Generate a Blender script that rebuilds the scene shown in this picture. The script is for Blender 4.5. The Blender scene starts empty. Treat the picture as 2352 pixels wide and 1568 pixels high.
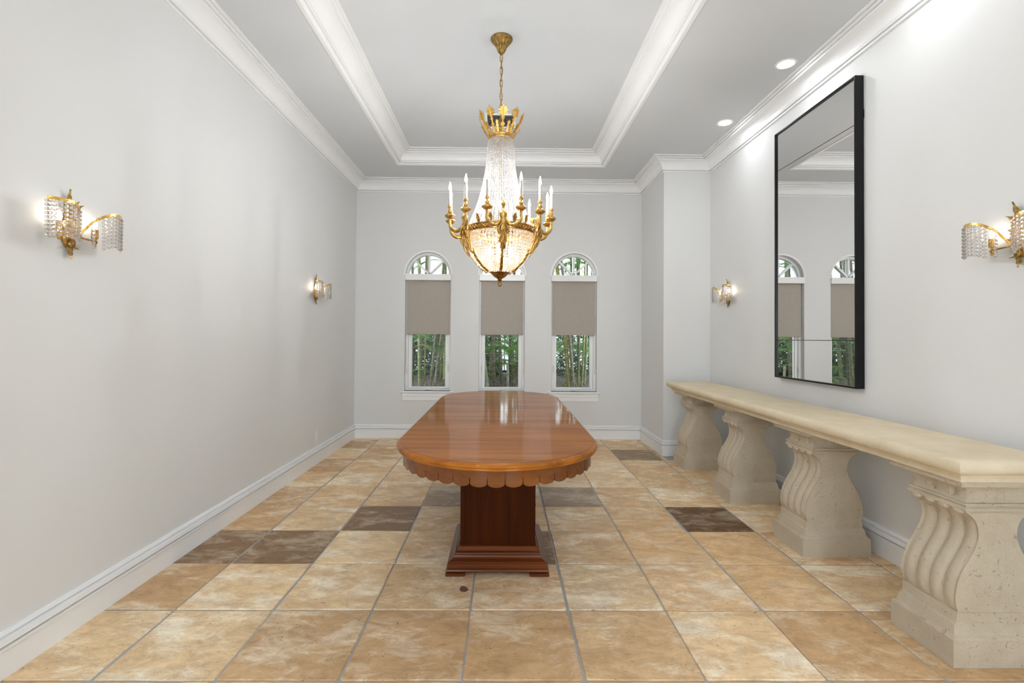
import bpy, bmesh, math, random
from mathutils import Vector, Matrix
PI = math.pi
random.seed(7)
sc = bpy.context.scene
COL = sc.collection

# ------------------------------------------------------------------ camera
IMG_W, FPX = 2352.0, 1096.54
YAW, PITCH, ROLL = 0.0104, -0.0144, 0.0076
cam_d = bpy.data.cameras.new('camera')
cam = bpy.data.objects.new('camera', cam_d); COL.objects.link(cam)
cam_d.sensor_width = 36.0; cam_d.lens = FPX / IMG_W * 36.0
cam_d.shift_x = 9.88 / IMG_W; cam_d.shift_y = -27.04 / IMG_W
cam_d.clip_start = 0.05; cam_d.clip_end = 200
_R = Vector((math.cos(YAW), -math.sin(YAW), 0)); _F0 = Vector((math.sin(YAW), math.cos(YAW), 0)); _U0 = Vector((0, 0, 1))
_F = math.cos(PITCH) * _F0 - math.sin(PITCH) * _U0; _U = math.sin(PITCH) * _F0 + math.cos(PITCH) * _U0
_RR = math.cos(ROLL) * _R + math.sin(ROLL) * _U; _UU = math.cos(ROLL) * _U - math.sin(ROLL) * _R
_m = Matrix((( _RR.x, _UU.x, -_F.x, 0), (_RR.y, _UU.y, -_F.y, 0), (_RR.z, _UU.z, -_F.z, 1.3), (0, 0, 0, 1)))
cam.matrix_world = _m
sc.camera = cam

# ------------------------------------------------------------------ sky (even overcast) and exposure
SKY = 4.2
world = bpy.data.worlds.new('overcast_sky'); sc.world = world; world.use_nodes = True
_bg = world.node_tree.nodes['Background']
_bg.inputs[0].default_value = (0.80, 0.90, 1.0, 1); _bg.inputs[1].default_value = SKY
sc.view_settings.view_transform = 'Standard'; sc.view_settings.look = 'None'
sc.view_settings.gamma = 1.0; sc.view_settings.exposure = 0.85
sc.view_settings.use_curve_mapping = False
sc.cycles.caustics_reflective = False; sc.cycles.caustics_refractive = False
sc.cycles.max_bounces = 10; sc.cycles.diffuse_bounces = 5; sc.cycles.glossy_bounces = 5
sc.cycles.transmission_bounces = 4; sc.cycles.transparent_max_bounces = 40
sc.cycles.sample_clamp_indirect = 6.0
sc.cycles.use_light_tree = False
E_CANDLE, E_BOWL, E_SCONCE, E_DOWN = 440.0, 210.0, 16.0, 52.0

# ------------------------------------------------------------------ key dimensions (metres)
XL, XR, XJ, DB, DJ = -1.8816, 2.2971, 1.7785, 6.106, 5.2615   # walls: left, right, jog face, back, jog front
YF = -1.35                                                     # front end of the room, behind the camera
ZC, ZT = 3.28, 3.42                                            # soffit, tray ceiling
TX0, TX1, TY0, TY1 = -1.212, 1.148, 1.22, 5.49                 # tray recess

# ------------------------------------------------------------------ materials
def new_mat(name):
    m = bpy.data.materials.new(name); m.use_nodes = True
    nt = m.node_tree; b = nt.nodes['Principled BSDF']
    return m, nt, b
def N(nt, t, **kw):
    n = nt.nodes.new(t)
    for k, v in kw.items():
        if k in n.inputs: n.inputs[k].default_value = v
        else: setattr(n, k, v)
    return n
def L(nt, a, b): nt.links.new(a, b)
def simple(name, col, rough=0.5, metal=0.0, spec=0.5, noise=0.0, nscale=20, bump=0.0, bscale=60):
    m, nt, b = new_mat(name)
    b.inputs['Base Color'].default_value = (*col, 1); b.inputs['Roughness'].default_value = rough
    b.inputs['Metallic'].default_value = metal; b.inputs['Specular IOR Level'].default_value = spec
    tc = N(nt, 'ShaderNodeTexCoord')
    if noise:
        nz = N(nt, 'ShaderNodeTexNoise', Scale=nscale, Detail=4.0)
        L(nt, tc.outputs['Object'], nz.inputs['Vector'])
        mx = N(nt, 'ShaderNodeMix', data_type='RGBA')
        mx.inputs[6].default_value = (*[c * (1 - noise) for c in col], 1); mx.inputs[7].default_value = (*[min(1, c * (1 + noise)) for c in col], 1)
        L(nt, nz.outputs['Fac'], mx.inputs[0]); L(nt, mx.outputs[2], b.inputs['Base Color'])
    if bump:
        nb = N(nt, 'ShaderNodeTexNoise', Scale=bscale, Detail=3.0)
        L(nt, tc.outputs['Object'], nb.inputs['Vector'])
        bp = N(nt, 'ShaderNodeBump', Strength=bump, Distance=0.01)
        L(nt, nb.outputs['Fac'], bp.inputs['Height']); L(nt, bp.outputs[0], b.inputs['Normal'])
    return m
M = {}
M['wall'] = simple('wall_plaster', (0.737, 0.738, 0.729), 0.55, spec=0.3, noise=0.012, nscale=1.6, bump=0.10, bscale=9)
M['ceiling'] = simple('ceiling_paint', (0.655, 0.673, 0.692), 0.7, spec=0.2, noise=0.012, nscale=1.2, bump=0.06, bscale=5)
M['trim'] = simple('white_trim', (0.87, 0.875, 0.88), 0.35, spec=0.4)
M['window_white'] = simple('window_paint', (0.86, 0.86, 0.85), 0.3, spec=0.5)
M['grout'] = simple('grout', (0.42, 0.415, 0.405), 0.9, spec=0.2, noise=0.22, nscale=8, bump=0.4, bscale=120)
M['black_metal'] = simple('black_metal', (0.012, 0.012, 0.013), 0.28, metal=0.6, noise=0.3, nscale=6)
M['screw'] = simple('screw_hole', (0.002, 0.002, 0.002), 0.6)
M['plastic_white'] = simple('white_plastic', (0.76, 0.755, 0.74), 0.4)
M['plastic_grey'] = simple('grey_plastic', (0.28, 0.28, 0.25), 0.45)
M['dark_slot'] = simple('dark_slot', (0.03, 0.03, 0.035), 0.5)
M['vent'] = simple('vent_metal', (0.55, 0.57, 0.60), 0.3, metal=0.7)
M['candle'] = simple('candle_sleeve', (0.50, 0.46, 0.38), 0.5)
M['soil'] = simple('garden_soil', (0.055, 0.042, 0.030), 0.95, noise=0.5, nscale=9, bump=0.8, bscale=30)
M['bounce'] = simple('bounce_ground_pale', (0.66, 0.64, 0.60), 0.8, noise=0.1, nscale=3)  # pale so the added ground throws daylight up to the ceiling
M['fence'] = simple('dark_fence', (0.02, 0.022, 0.022), 0.45)
M['stucco'] = simple('white_stucco', (0.72, 0.73, 0.72), 0.85, noise=0.05, nscale=4)
M['chip'] = simple('brown_fill', (0.16, 0.085, 0.05), 0.6)
M['rootlet'] = simple('dry_root', (0.20, 0.155, 0.115), 0.9)

def mat_mirror():
    m, nt, b = new_mat('mirror_glass')
    b.inputs['Base Color'].default_value = (0.95, 0.955, 0.955, 1); b.inputs['Metallic'].default_value = 1; b.inputs['Roughness'].default_value = 0.004
    return m
M['mirror'] = mat_mirror()
def mat_glass():
    m, nt, b = new_mat('window_glass')
    out = nt.nodes['Material Output']; nt.nodes.remove(b)
    tr = N(nt, 'ShaderNodeBsdfTransparent'); tr.inputs[0].default_value = (0.94, 0.965, 0.955, 1)
    gl = N(nt, 'ShaderNodeBsdfGlossy'); gl.inputs['Roughness'].default_value = 0.01
    fr = N(nt, 'ShaderNodeFresnel'); fr.inputs[0].default_value = 1.45
    mx = N(nt, 'ShaderNodeMixShader')
    L(nt, fr.outputs[0], mx.inputs[0]); L(nt, tr.outputs[0], mx.inputs[1]); L(nt, gl.outputs[0], mx.inputs[2]); L(nt, mx.outputs[0], out.inputs[0])
    return m
M['glass'] = mat_glass()
def mat_crystal(name, clear, body, tint=(0.97, 0.95, 0.93)):
    # cut crystal: part clear, part refracting, part frosted sparkle
    m, nt, b = new_mat(name)
    out = nt.nodes['Material Output']; nt.nodes.remove(b)
    tr = N(nt, 'ShaderNodeBsdfTransparent'); tr.inputs[0].default_value = (0.99, 0.98, 0.97, 1)
    gs = N(nt, 'ShaderNodeBsdfGlass'); gs.inputs['IOR'].default_value = 1.52; gs.inputs['Roughness'].default_value = 0.02; gs.inputs[0].default_value = (1, 0.99, 0.98, 1)
    tl = N(nt, 'ShaderNodeBsdfTranslucent'); tl.inputs[0].default_value = (*tint, 1)
    df = N(nt, 'ShaderNodeBsdfDiffuse'); df.inputs[0].default_value = (*tint, 1)
    a = N(nt, 'ShaderNodeMixShader'); a.inputs[0].default_value = 0.5
    L(nt, tl.outputs[0], a.inputs[1]); L(nt, df.outputs[0], a.inputs[2])
    c = N(nt, 'ShaderNodeMixShader'); c.inputs[0].default_value = body
    L(nt, gs.outputs[0], c.inputs[1]); L(nt, a.outputs[0], c.inputs[2])
    d = N(nt, 'ShaderNodeMixShader'); d.inputs[0].default_value = clear
    L(nt, c.outputs[0], d.inputs[1]); L(nt, tr.outputs[0], d.inputs[2]); L(nt, d.outputs[0], out.inputs[0])
    return m
M['crystal'] = mat_crystal('crystal', 0.25, 0.22)
M['crystal_tent'] = mat_crystal('crystal_tent', 0.25, 0.42, (0.93, 0.89, 0.86))
M['crystal_bowl'] = mat_crystal('crystal_bowl', 0.40, 0.16, (0.95, 0.88, 0.82))
def mat_emit(name, col, s):
    m, nt, b = new_mat(name)
    b.inputs['Base Color'].default_value = (0.9, 0.9, 0.9, 1)
    b.inputs['Emission Color'].default_value = (*col, 1); b.inputs['Emission Strength'].default_value = s
    return m
M['flame'] = mat_emit('candle_bulb', (0.93, 0.965, 1.0), E_CANDLE)
M['bowl_bulb'] = mat_emit('bowl_bulb', (1.0, 0.86, 0.64), E_BOWL)
M['sconce_bulb'] = mat_emit('sconce_bulb', (1.0, 0.86, 0.70), E_SCONCE)
M['downlight'] = mat_emit('led_lens', (0.93, 0.965, 1.0), E_DOWN)

def mat_brass(name, a, b_, rough):
    m, nt, b = new_mat(name)
    tc = N(nt, 'ShaderNodeTexCoord')
    nz = N(nt, 'ShaderNodeTexNoise', Scale=45.0, Detail=5.0); L(nt, tc.outputs['Object'], nz.inputs['Vector'])
    rp = N(nt, 'ShaderNodeValToRGB'); rp.color_ramp.elements[0].position = 0.35; rp.color_ramp.elements[1].position = 0.65
    rp.color_ramp.elements[0].color = (*a, 1); rp.color_ramp.elements[1].color = (*b_, 1)
    L(nt, nz.outputs['Fac'], rp.inputs[0]); L(nt, rp.outputs[0], b.inputs['Base Color'])
    b.inputs['Metallic'].default_value = 0.9; b.inputs['Roughness'].default_value = rough
    nb = N(nt, 'ShaderNodeTexNoise', Scale=140.0, Detail=2.0); L(nt, tc.outputs['Object'], nb.inputs['Vector'])
    bp = N(nt, 'ShaderNodeBump', Strength=0.35, Distance=0.004); L(nt, nb.outputs['Fac'], bp.inputs['Height']); L(nt, bp.outputs[0], b.inputs['Normal'])
    return m
M['brass'] = mat_brass('antique_gilt', (0.36, 0.20, 0.050), (0.72, 0.47, 0.15), 0.30)
M['brass_dark'] = mat_brass('dark_gilt', (0.20, 0.12, 0.035), (0.48, 0.31, 0.10), 0.36)
M['gold'] = mat_brass('bright_gilt', (0.62, 0.36, 0.07), (0.90, 0.60, 0.18), 0.22)

def mat_wood(name, axis, scale=1.0, c0=(0.115, 0.037, 0.010), c1=(0.29, 0.112, 0.036), rough=0.16, coat=0.6, spec=0.5):
    m, nt, b = new_mat(name)
    tc = N(nt, 'ShaderNodeTexCoord'); mp = N(nt, 'ShaderNodeMapping'); L(nt, tc.outputs['Object'], mp.inputs[0])
    ax = lambda a, b: tuple((a if i == axis else b) * scale for i in range(3)); mp.inputs['Scale'].default_value = ax(1.1, 20)
    n1 = N(nt, 'ShaderNodeTexNoise', Scale=1.0, Detail=3.0, Roughness=0.55, Distortion=0.3); L(nt, mp.outputs[0], n1.inputs['Vector'])
    mp2 = N(nt, 'ShaderNodeMapping'); L(nt, tc.outputs['Object'], mp2.inputs[0])
    mp2.inputs['Scale'].default_value = ax(0.9, 5)
    n2 = N(nt, 'ShaderNodeTexNoise', Scale=1.0, Detail=3.0, Distortion=0.8); L(nt, mp2.outputs[0], n2.inputs['Vector'])
    mp3 = N(nt, 'ShaderNodeMapping'); L(nt, tc.outputs['Object'], mp3.inputs[0])
    mp3.inputs['Scale'].default_value = ax(6, 110)
    n3 = N(nt, 'ShaderNodeTexNoise', Scale=1.0, Detail=2.0); L(nt, mp3.outputs[0], n3.inputs['Vector'])
    ma = N(nt, 'ShaderNodeMath', operation='MULTIPLY_ADD'); L(nt, n1.outputs['Fac'], ma.inputs[0]); ma.inputs[1].default_value = 0.55
    mb = N(nt, 'ShaderNodeMath', operation='MULTIPLY'); L(nt, n2.outputs['Fac'], mb.inputs[0]); mb.inputs[1].default_value = 0.40
    L(nt, mb.outputs[0], ma.inputs[2])
    mc = N(nt, 'ShaderNodeMath', operation='MULTIPLY_ADD'); L(nt, n3.outputs['Fac'], mc.inputs[0]); mc.inputs[1].default_value = 0.10; L(nt, ma.outputs[0], mc.inputs[2])
    rp = N(nt, 'ShaderNodeValToRGB'); rp.color_ramp.elements[0].position = 0.36; rp.color_ramp.elements[1].position = 0.68
    rp.color_ramp.elements[0].color = (*c0, 1); rp.color_ramp.elements[1].color = (*c1, 1)
    L(nt, mc.outputs[0], rp.inputs[0]); L(nt, rp.outputs[0], b.inputs['Base Color'])
    b.inputs['Roughness'].default_value = rough; b.inputs['Coat Weight'].default_value = coat; b.inputs['Coat Roughness'].default_value = 0.045; b.inputs['Specular IOR Level'].default_value = spec
    return m
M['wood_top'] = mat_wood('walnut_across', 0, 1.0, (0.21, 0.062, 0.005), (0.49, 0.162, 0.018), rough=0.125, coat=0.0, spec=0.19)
def polish(m, ior=1.42, k=0.85):
    # polished lacquer over the grain: a sharp and a satin reflection
    nt = m.node_tree; b = nt.nodes['Principled BSDF']; out = nt.nodes['Material Output']
    src = b.inputs['Base Color'].links[0].from_socket; nt.nodes.remove(b)
    d = N(nt, 'ShaderNodeBsdfDiffuse'); L(nt, src, d.inputs[0])
    g1 = N(nt, 'ShaderNodeBsdfGlossy'); g1.inputs['Roughness'].default_value = 0.075
    g2 = N(nt, 'ShaderNodeBsdfGlossy'); g2.inputs['Roughness'].default_value = 0.285
    gm = N(nt, 'ShaderNodeMixShader'); gm.inputs[0].default_value = 0.36; L(nt, g1.outputs[0], gm.inputs[1]); L(nt, g2.outputs[0], gm.inputs[2])
    fr = N(nt, 'ShaderNodeFresnel'); fr.inputs[0].default_value = ior
    ml = N(nt, 'ShaderNodeMath', operation='MULTIPLY'); ml.inputs[1].default_value = k; L(nt, fr.outputs[0], ml.inputs[0])
    mx = N(nt, 'ShaderNodeMixShader'); L(nt, ml.outputs[0], mx.inputs[0]); L(nt, d.outputs[0], mx.inputs[1]); L(nt, gm.outputs[0], mx.inputs[2]); L(nt, mx.outputs[0], out.inputs[0])
polish(M['wood_top'])
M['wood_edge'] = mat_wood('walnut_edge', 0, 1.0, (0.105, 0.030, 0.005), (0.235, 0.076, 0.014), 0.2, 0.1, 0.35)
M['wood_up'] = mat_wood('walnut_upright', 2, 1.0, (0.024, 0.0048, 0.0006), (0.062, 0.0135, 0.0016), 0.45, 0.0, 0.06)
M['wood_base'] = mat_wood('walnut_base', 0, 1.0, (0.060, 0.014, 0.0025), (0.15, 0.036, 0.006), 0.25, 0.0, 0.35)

def mat_stone(name, base, dark, pits=1.0):
    m, nt, b = new_mat(name)
    tc = N(nt, 'ShaderNodeTexCoord')
    n1 = N(nt, 'ShaderNodeTexNoise', Scale=5.0, Detail=8.0, Roughness=0.65); L(nt, tc.outputs['Object'], n1.inputs['Vector'])
    rp = N(nt, 'ShaderNodeValToRGB'); rp.color_ramp.elements[0].position = 0.30; rp.color_ramp.elements[1].position = 0.68
    rp.color_ramp.elements[0].color = (*dark, 1); rp.color_ramp.elements[1].color = (*base, 1)
    L(nt, n1.outputs['Fac'], rp.inputs[0])
    mp = N(nt, 'ShaderNodeMapping'); L(nt, tc.outputs['Object'], mp.inputs[0]); mp.inputs['Scale'].default_value = (1, 1, 1)
    n2 = N(nt, 'ShaderNodeTexNoise', Scale=52.0, Detail=5.0, Roughness=0.62, Distortion=0.3); L(nt, mp.outputs[0], n2.inputs['Vector'])
    r2 = N(nt, 'ShaderNodeValToRGB'); r2.color_ramp.elements[0].position = 0.31; r2.color_ramp.elements[1].position = 0.37
    r2.color_ramp.elements[0].color = (0, 0, 0, 1); r2.color_ramp.elements[1].color = (1, 1, 1, 1)
    L(nt, n2.outputs['Fac'], r2.inputs[0])
    n3 = N(nt, 'ShaderNodeTexNoise', Scale=120.0, Detail=5.0, Roughness=0.65); L(nt, tc.outputs['Object'], n3.inputs['Vector'])
    ad = N(nt, 'ShaderNodeMath', operation='MULTIPLY_ADD'); L(nt, n3.outputs['Fac'], ad.inputs[0]); ad.inputs[1].default_value = 0.7; L(nt, r2.outputs[0], ad.inputs[2])
    bp = N(nt, 'ShaderNodeBump', Strength=0.75 * pits, Distance=0.009); L(nt, ad.outputs[0], bp.inputs['Height']); L(nt, bp.outputs[0], b.inputs['Normal'])
    mx = N(nt, 'ShaderNodeMix', data_type='RGBA', blend_type='MULTIPLY'); mx.inputs[0].default_value = 0.05 * pits
    L(nt, rp.outputs[0], mx.inputs[6]); L(nt, r2.outputs[0], mx.inputs[7]); L(nt, mx.outputs[2], b.inputs['Base Color'])
    b.inputs['Roughness'].default_value = 0.8; b.inputs['Specular IOR Level'].default_value = 0.25
    return m
M['stone'] = mat_stone('coral_stone', (0.63, 0.55, 0.425), (0.53, 0.45, 0.335))
M['stone_top'] = mat_stone('coral_stone_slab', (0.76, 0.66, 0.49), (0.66, 0.55, 0.38), 0.45)

def mat_tile():
    m, nt, b = new_mat('travertine')
    tc = N(nt, 'ShaderNodeTexCoord'); oi = N(nt, 'ShaderNodeObjectInfo')
    sm = N(nt, 'ShaderNodeVectorMath', operation='SCALE'); cb = N(nt, 'ShaderNodeCombineXYZ')
    for i in range(3): L(nt, oi.outputs['Random'], cb.inputs[i])
    L(nt, cb.outputs[0], sm.inputs[0]); sm.inputs['Scale'].default_value = 91.0
    ad = N(nt, 'ShaderNodeVectorMath', operation='ADD'); L(nt, tc.outputs['Object'], ad.inputs[0]); L(nt, sm.outputs[0], ad.inputs[1])
    mp = N(nt, 'ShaderNodeMapping'); mp.inputs['Scale'].default_value = (0.75, 1.35, 1); mp.inputs['Rotation'].default_value = (0, 0, 0.25); L(nt, ad.outputs[0], mp.inputs[0])
    n1 = N(nt, 'ShaderNodeTexNoise', Scale=3.4, Detail=8.0, Roughness=0.60, Distortion=0.7); L(nt, mp.outputs[0], n1.inputs['Vector'])
    n2 = N(nt, 'ShaderNodeTexNoise', Scale=9.0, Detail=12.0, Roughness=0.80, Distortion=0.5); L(nt, mp.outputs[0], n2.inputs['Vector'])
    # lighter cream clouds over the tile colour
    n4 = N(nt, 'ShaderNodeTexNoise', Scale=11.0, Detail=10.0, Roughness=0.78, Distortion=1.0); L(nt, mp.outputs[0], n4.inputs['Vector'])
    av = N(nt, 'ShaderNodeMath', operation='MULTIPLY_ADD'); L(nt, n4.outputs['Fac'], av.inputs[0]); av.inputs[1].default_value = 0.45
    a1 = N(nt, 'ShaderNodeMath', operation='MULTIPLY'); a1.inputs[1].default_value = 0.55; L(nt, n1.outputs['Fac'], a1.inputs[0]); L(nt, a1.outputs[0], av.inputs[2])
    r1 = N(nt, 'ShaderNodeValToRGB'); r1.color_ramp.elements[0].position = 0.485; r1.color_ramp.elements[1].position = 0.585
    L(nt, av.outputs[0], r1.inputs[0])
    lm = N(nt, 'ShaderNodeMath', operation='MULTIPLY'); L(nt, r1.outputs[0], lm.inputs[0]); L(nt, oi.outputs['Alpha'], lm.inputs[1])
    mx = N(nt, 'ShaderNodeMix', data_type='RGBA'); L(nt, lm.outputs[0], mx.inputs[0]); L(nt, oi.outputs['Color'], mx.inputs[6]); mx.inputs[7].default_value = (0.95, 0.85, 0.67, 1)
    # darker mottling
    r2 = N(nt, 'ShaderNodeValToRGB'); r2.color_ramp.elements[0].position = 0.34; r2.color_ramp.elements[1].position = 0.62
    r2.color_ramp.elements[0].color = (0.74, 0.67, 0.60, 1); r2.color_ramp.elements[1].color = (1.16, 1.16, 1.14, 1)
    L(nt, n2.outputs['Fac'], r2.inputs[0])
    m2 = N(nt, 'ShaderNodeMix', data_type='RGBA', blend_type='MULTIPLY'); m2.inputs[0].default_value = 1.0
    L(nt, mx.outputs[2], m2.inputs[6]); L(nt, r2.outputs[0], m2.inputs[7])
    # small dark pits
    n3 = N(nt, 'ShaderNodeTexNoise', Scale=70.0, Detail=4.0, Distortion=0.8); L(nt, mp.outputs[0], n3.inputs['Vector'])
    r3 = N(nt, 'ShaderNodeValToRGB'); r3.color_ramp.elements[0].position = 0.265; r3.color_ramp.elements[1].position = 0.33
    r3.color_ramp.elements[0].color = (0.35, 0.28, 0.22, 1); r3.color_ramp.elements[1].color = (1, 1, 1, 1); L(nt, n3.outputs['Fac'], r3.inputs[0])
    m3 = N(nt, 'ShaderNodeMix', data_type='RGBA', blend_type='MULTIPLY'); m3.inputs[0].default_value = 1.0
    L(nt, m2.outputs[2], m3.inputs[6]); L(nt, r3.outputs[0], m3.inputs[7]); L(nt, m3.outputs[2], b.inputs['Base Color'])
    rr = N(nt, 'ShaderNodeMapRange'); rr.inputs['To Min'].default_value = 0.38; rr.inputs['To Max'].default_value = 0.62
    L(nt, n2.outputs['Fac'], rr.inputs[0]); L(nt, rr.outputs[0], b.inputs['Roughness']); b.inputs['Specular IOR Level'].default_value = 0.35
    bh = N(nt, 'ShaderNodeMath', operation='MULTIPLY_ADD'); L(nt, n2.outputs['Fac'], bh.inputs[0]); bh.inputs[1].default_value = 0.5; L(nt, r3.outputs[0], bh.inputs[2])
    bp = N(nt, 'ShaderNodeBump', Strength=0.35, Distance=0.004); L(nt, bh.outputs[0], bp.inputs['Height']); L(nt, bp.outputs[0], b.inputs['Normal'])
    return m
M['tile'] = mat_tile()

def mat_fabric():
    m, nt, b = new_mat('shade_fabric')
    tc = N(nt, 'ShaderNodeTexCoord')
    w1 = N(nt, 'ShaderNodeTexNoise', Scale=1.0, Detail=2.0); mp = N(nt, 'ShaderNodeMapping'); mp.inputs['Scale'].default_value = (30, 30, 600)
    L(nt, tc.outputs['Object'], mp.inputs[0]); L(nt, mp.outputs[0], w1.inputs['Vector'])
    w2 = N(nt, 'ShaderNodeTexNoise', Scale=1.0, Detail=2.0); mp2 = N(nt, 'ShaderNodeMapping'); mp2.inputs['Scale'].default_value = (600, 30, 30)
    L(nt, tc.outputs['Object'], mp2.inputs[0]); L(nt, mp2.outputs[0], w2.inputs['Vector'])
    ad = N(nt, 'ShaderNodeMath', operation='ADD'); L(nt, w1.outputs['Fac'], ad.inputs[0]); L(nt, w2.outputs['Fac'], ad.inputs[1])
    rp = N(nt, 'ShaderNodeValToRGB'); rp.color_ramp.elements[0].position = 0.3; rp.color_ramp.elements[1].position = 0.7
    hf = N(nt, 'ShaderNodeMath', operation='MULTIPLY'); hf.inputs[1].default_value = 0.5; L(nt, ad.outputs[0], hf.inputs[0])
    rp.color_ramp.elements[0].color = (0.37, 0.33, 0.285, 1); rp.color_ramp.elements[1].color = (0.50, 0.455, 0.40, 1)
    L(nt, hf.outputs[0], rp.inputs[0]); L(nt, rp.outputs[0], b.inputs['Base Color'])
    b.inputs['Roughness'].default_value = 0.9; b.inputs['Specular IOR Level'].default_value = 0.1
    return m
M['fabric'] = mat_fabric()

def mat_stem(name, ca, cb_, ring, pitch):
    m, nt, b = new_mat(name)
    tc = N(nt, 'ShaderNodeTexCoord'); oi = N(nt, 'ShaderNodeObjectInfo')
    nz = N(nt, 'ShaderNodeTexNoise', Scale=14.0, Detail=6.0, Roughness=0.7); L(nt, tc.outputs['Object'], nz.inputs['Vector'])
    rp = N(nt, 'ShaderNodeValToRGB'); rp.color_ramp.elements[0].position = 0.36; rp.color_ramp.elements[1].position = 0.62
    rp.color_ramp.elements[0].color = (*ca, 1); rp.color_ramp.elements[1].color = (*cb_, 1); L(nt, nz.outputs['Fac'], rp.inputs[0])
    sx = N(nt, 'ShaderNodeSeparateXYZ'); L(nt, tc.outputs['Object'], sx.inputs[0])
    dv = N(nt, 'ShaderNodeMath', operation='DIVIDE'); dv.inputs[1].default_value = pitch; L(nt, sx.outputs[2], dv.inputs[0])
    fr = N(nt, 'ShaderNodeMath', operation='FRACT'); L(nt, dv.outputs[0], fr.inputs[0])
    lt = N(nt, 'ShaderNodeMath', operation='LESS_THAN'); th = N(nt, 'ShaderNodeMath', operation='MULTIPLY'); th.inputs[1].default_value = 0.13; L(nt, nz.outputs['Fac'], th.inputs[0]); L(nt, th.outputs[0], lt.inputs[1]); L(nt, fr.outputs[0], lt.inputs[0])
    mx = N(nt, 'ShaderNodeMix', data_type='RGBA'); L(nt, lt.outputs[0], mx.inputs[0]); L(nt, rp.outputs[0], mx.inputs[6]); mx.inputs[7].default_value = (*ring, 1)
    L(nt, mx.outputs[2], b.inputs['Base Color']); b.inputs['Roughness'].default_value = 0.55
    return m
M['stem_green'] = mat_stem('palm_stem_green', (0.065, 0.085, 0.020), (0.16, 0.175, 0.050), (0.27, 0.26, 0.15), 0.115)
M['stem_brown'] = mat_stem('palm_stem_brown', (0.050, 0.043, 0.018), (0.135, 0.115, 0.055), (0.24, 0.20, 0.12), 0.095)
M['stem_yellow'] = mat_stem('palm_stem_yellow', (0.10, 0.085, 0.015), (0.24, 0.20, 0.045), (0.30, 0.27, 0.14), 0.13)
M['stem_pale'] = mat_stem('palm_stem_pale', (0.16, 0.15, 0.10), (0.33, 0.31, 0.22), (0.36, 0.33, 0.24), 0.07)
def mat_leaf(name, ca, cb_):
    m, nt, b = new_mat(name)
    tc = N(nt, 'ShaderNodeTexCoord'); oi = N(nt, 'ShaderNodeObjectInfo')
    nz = N(nt, 'ShaderNodeTexNoise', Scale=3.5, Detail=3.0); L(nt, tc.outputs['Object'], nz.inputs['Vector'])
    ad = N(nt, 'ShaderNodeMath', operation='MULTIPLY_ADD'); L(nt, oi.outputs['Random'], ad.inputs[0]); ad.inputs[1].default_value = 0.5
    hf = N(nt, 'ShaderNodeMath', operation='MULTIPLY'); hf.inputs[1].default_value = 0.5; L(nt, nz.outputs['Fac'], hf.inputs[0]); L(nt, hf.outputs[0], ad.inputs[2])
    mx = N(nt, 'ShaderNodeMix', data_type='RGBA'); mx.inputs[6].default_value = (*ca, 1); mx.inputs[7].default_value = (*cb_, 1); L(nt, ad.outputs[0], mx.inputs[0])
    L(nt, mx.outputs[2], b.inputs['Base Color']); b.inputs['Roughness'].default_value = 0.4
    out = nt.nodes['Material Output']
    tl = N(nt, 'ShaderNodeBsdfTranslucent'); L(nt, mx.outputs[2], tl.inputs[0])
    ms = N(nt, 'ShaderNodeMixShader'); ms.inputs[0].default_value = 0.35
    L(nt, b.outputs[0], ms.inputs[1]); L(nt, tl.outputs[0], ms.inputs[2]); L(nt, ms.outputs[0], out.inputs[0])
    return m
M['leaf'] = mat_leaf('palm_leaf', (0.045, 0.13, 0.022), (0.16, 0.34, 0.055))
M['leaf_yellow'] = mat_leaf('yellowing_leaf', (0.22, 0.24, 0.035), (0.40, 0.34, 0.06))
M['hedge'] = mat_leaf('hedge_leaf', (0.012, 0.035, 0.010), (0.045, 0.10, 0.025))

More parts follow.
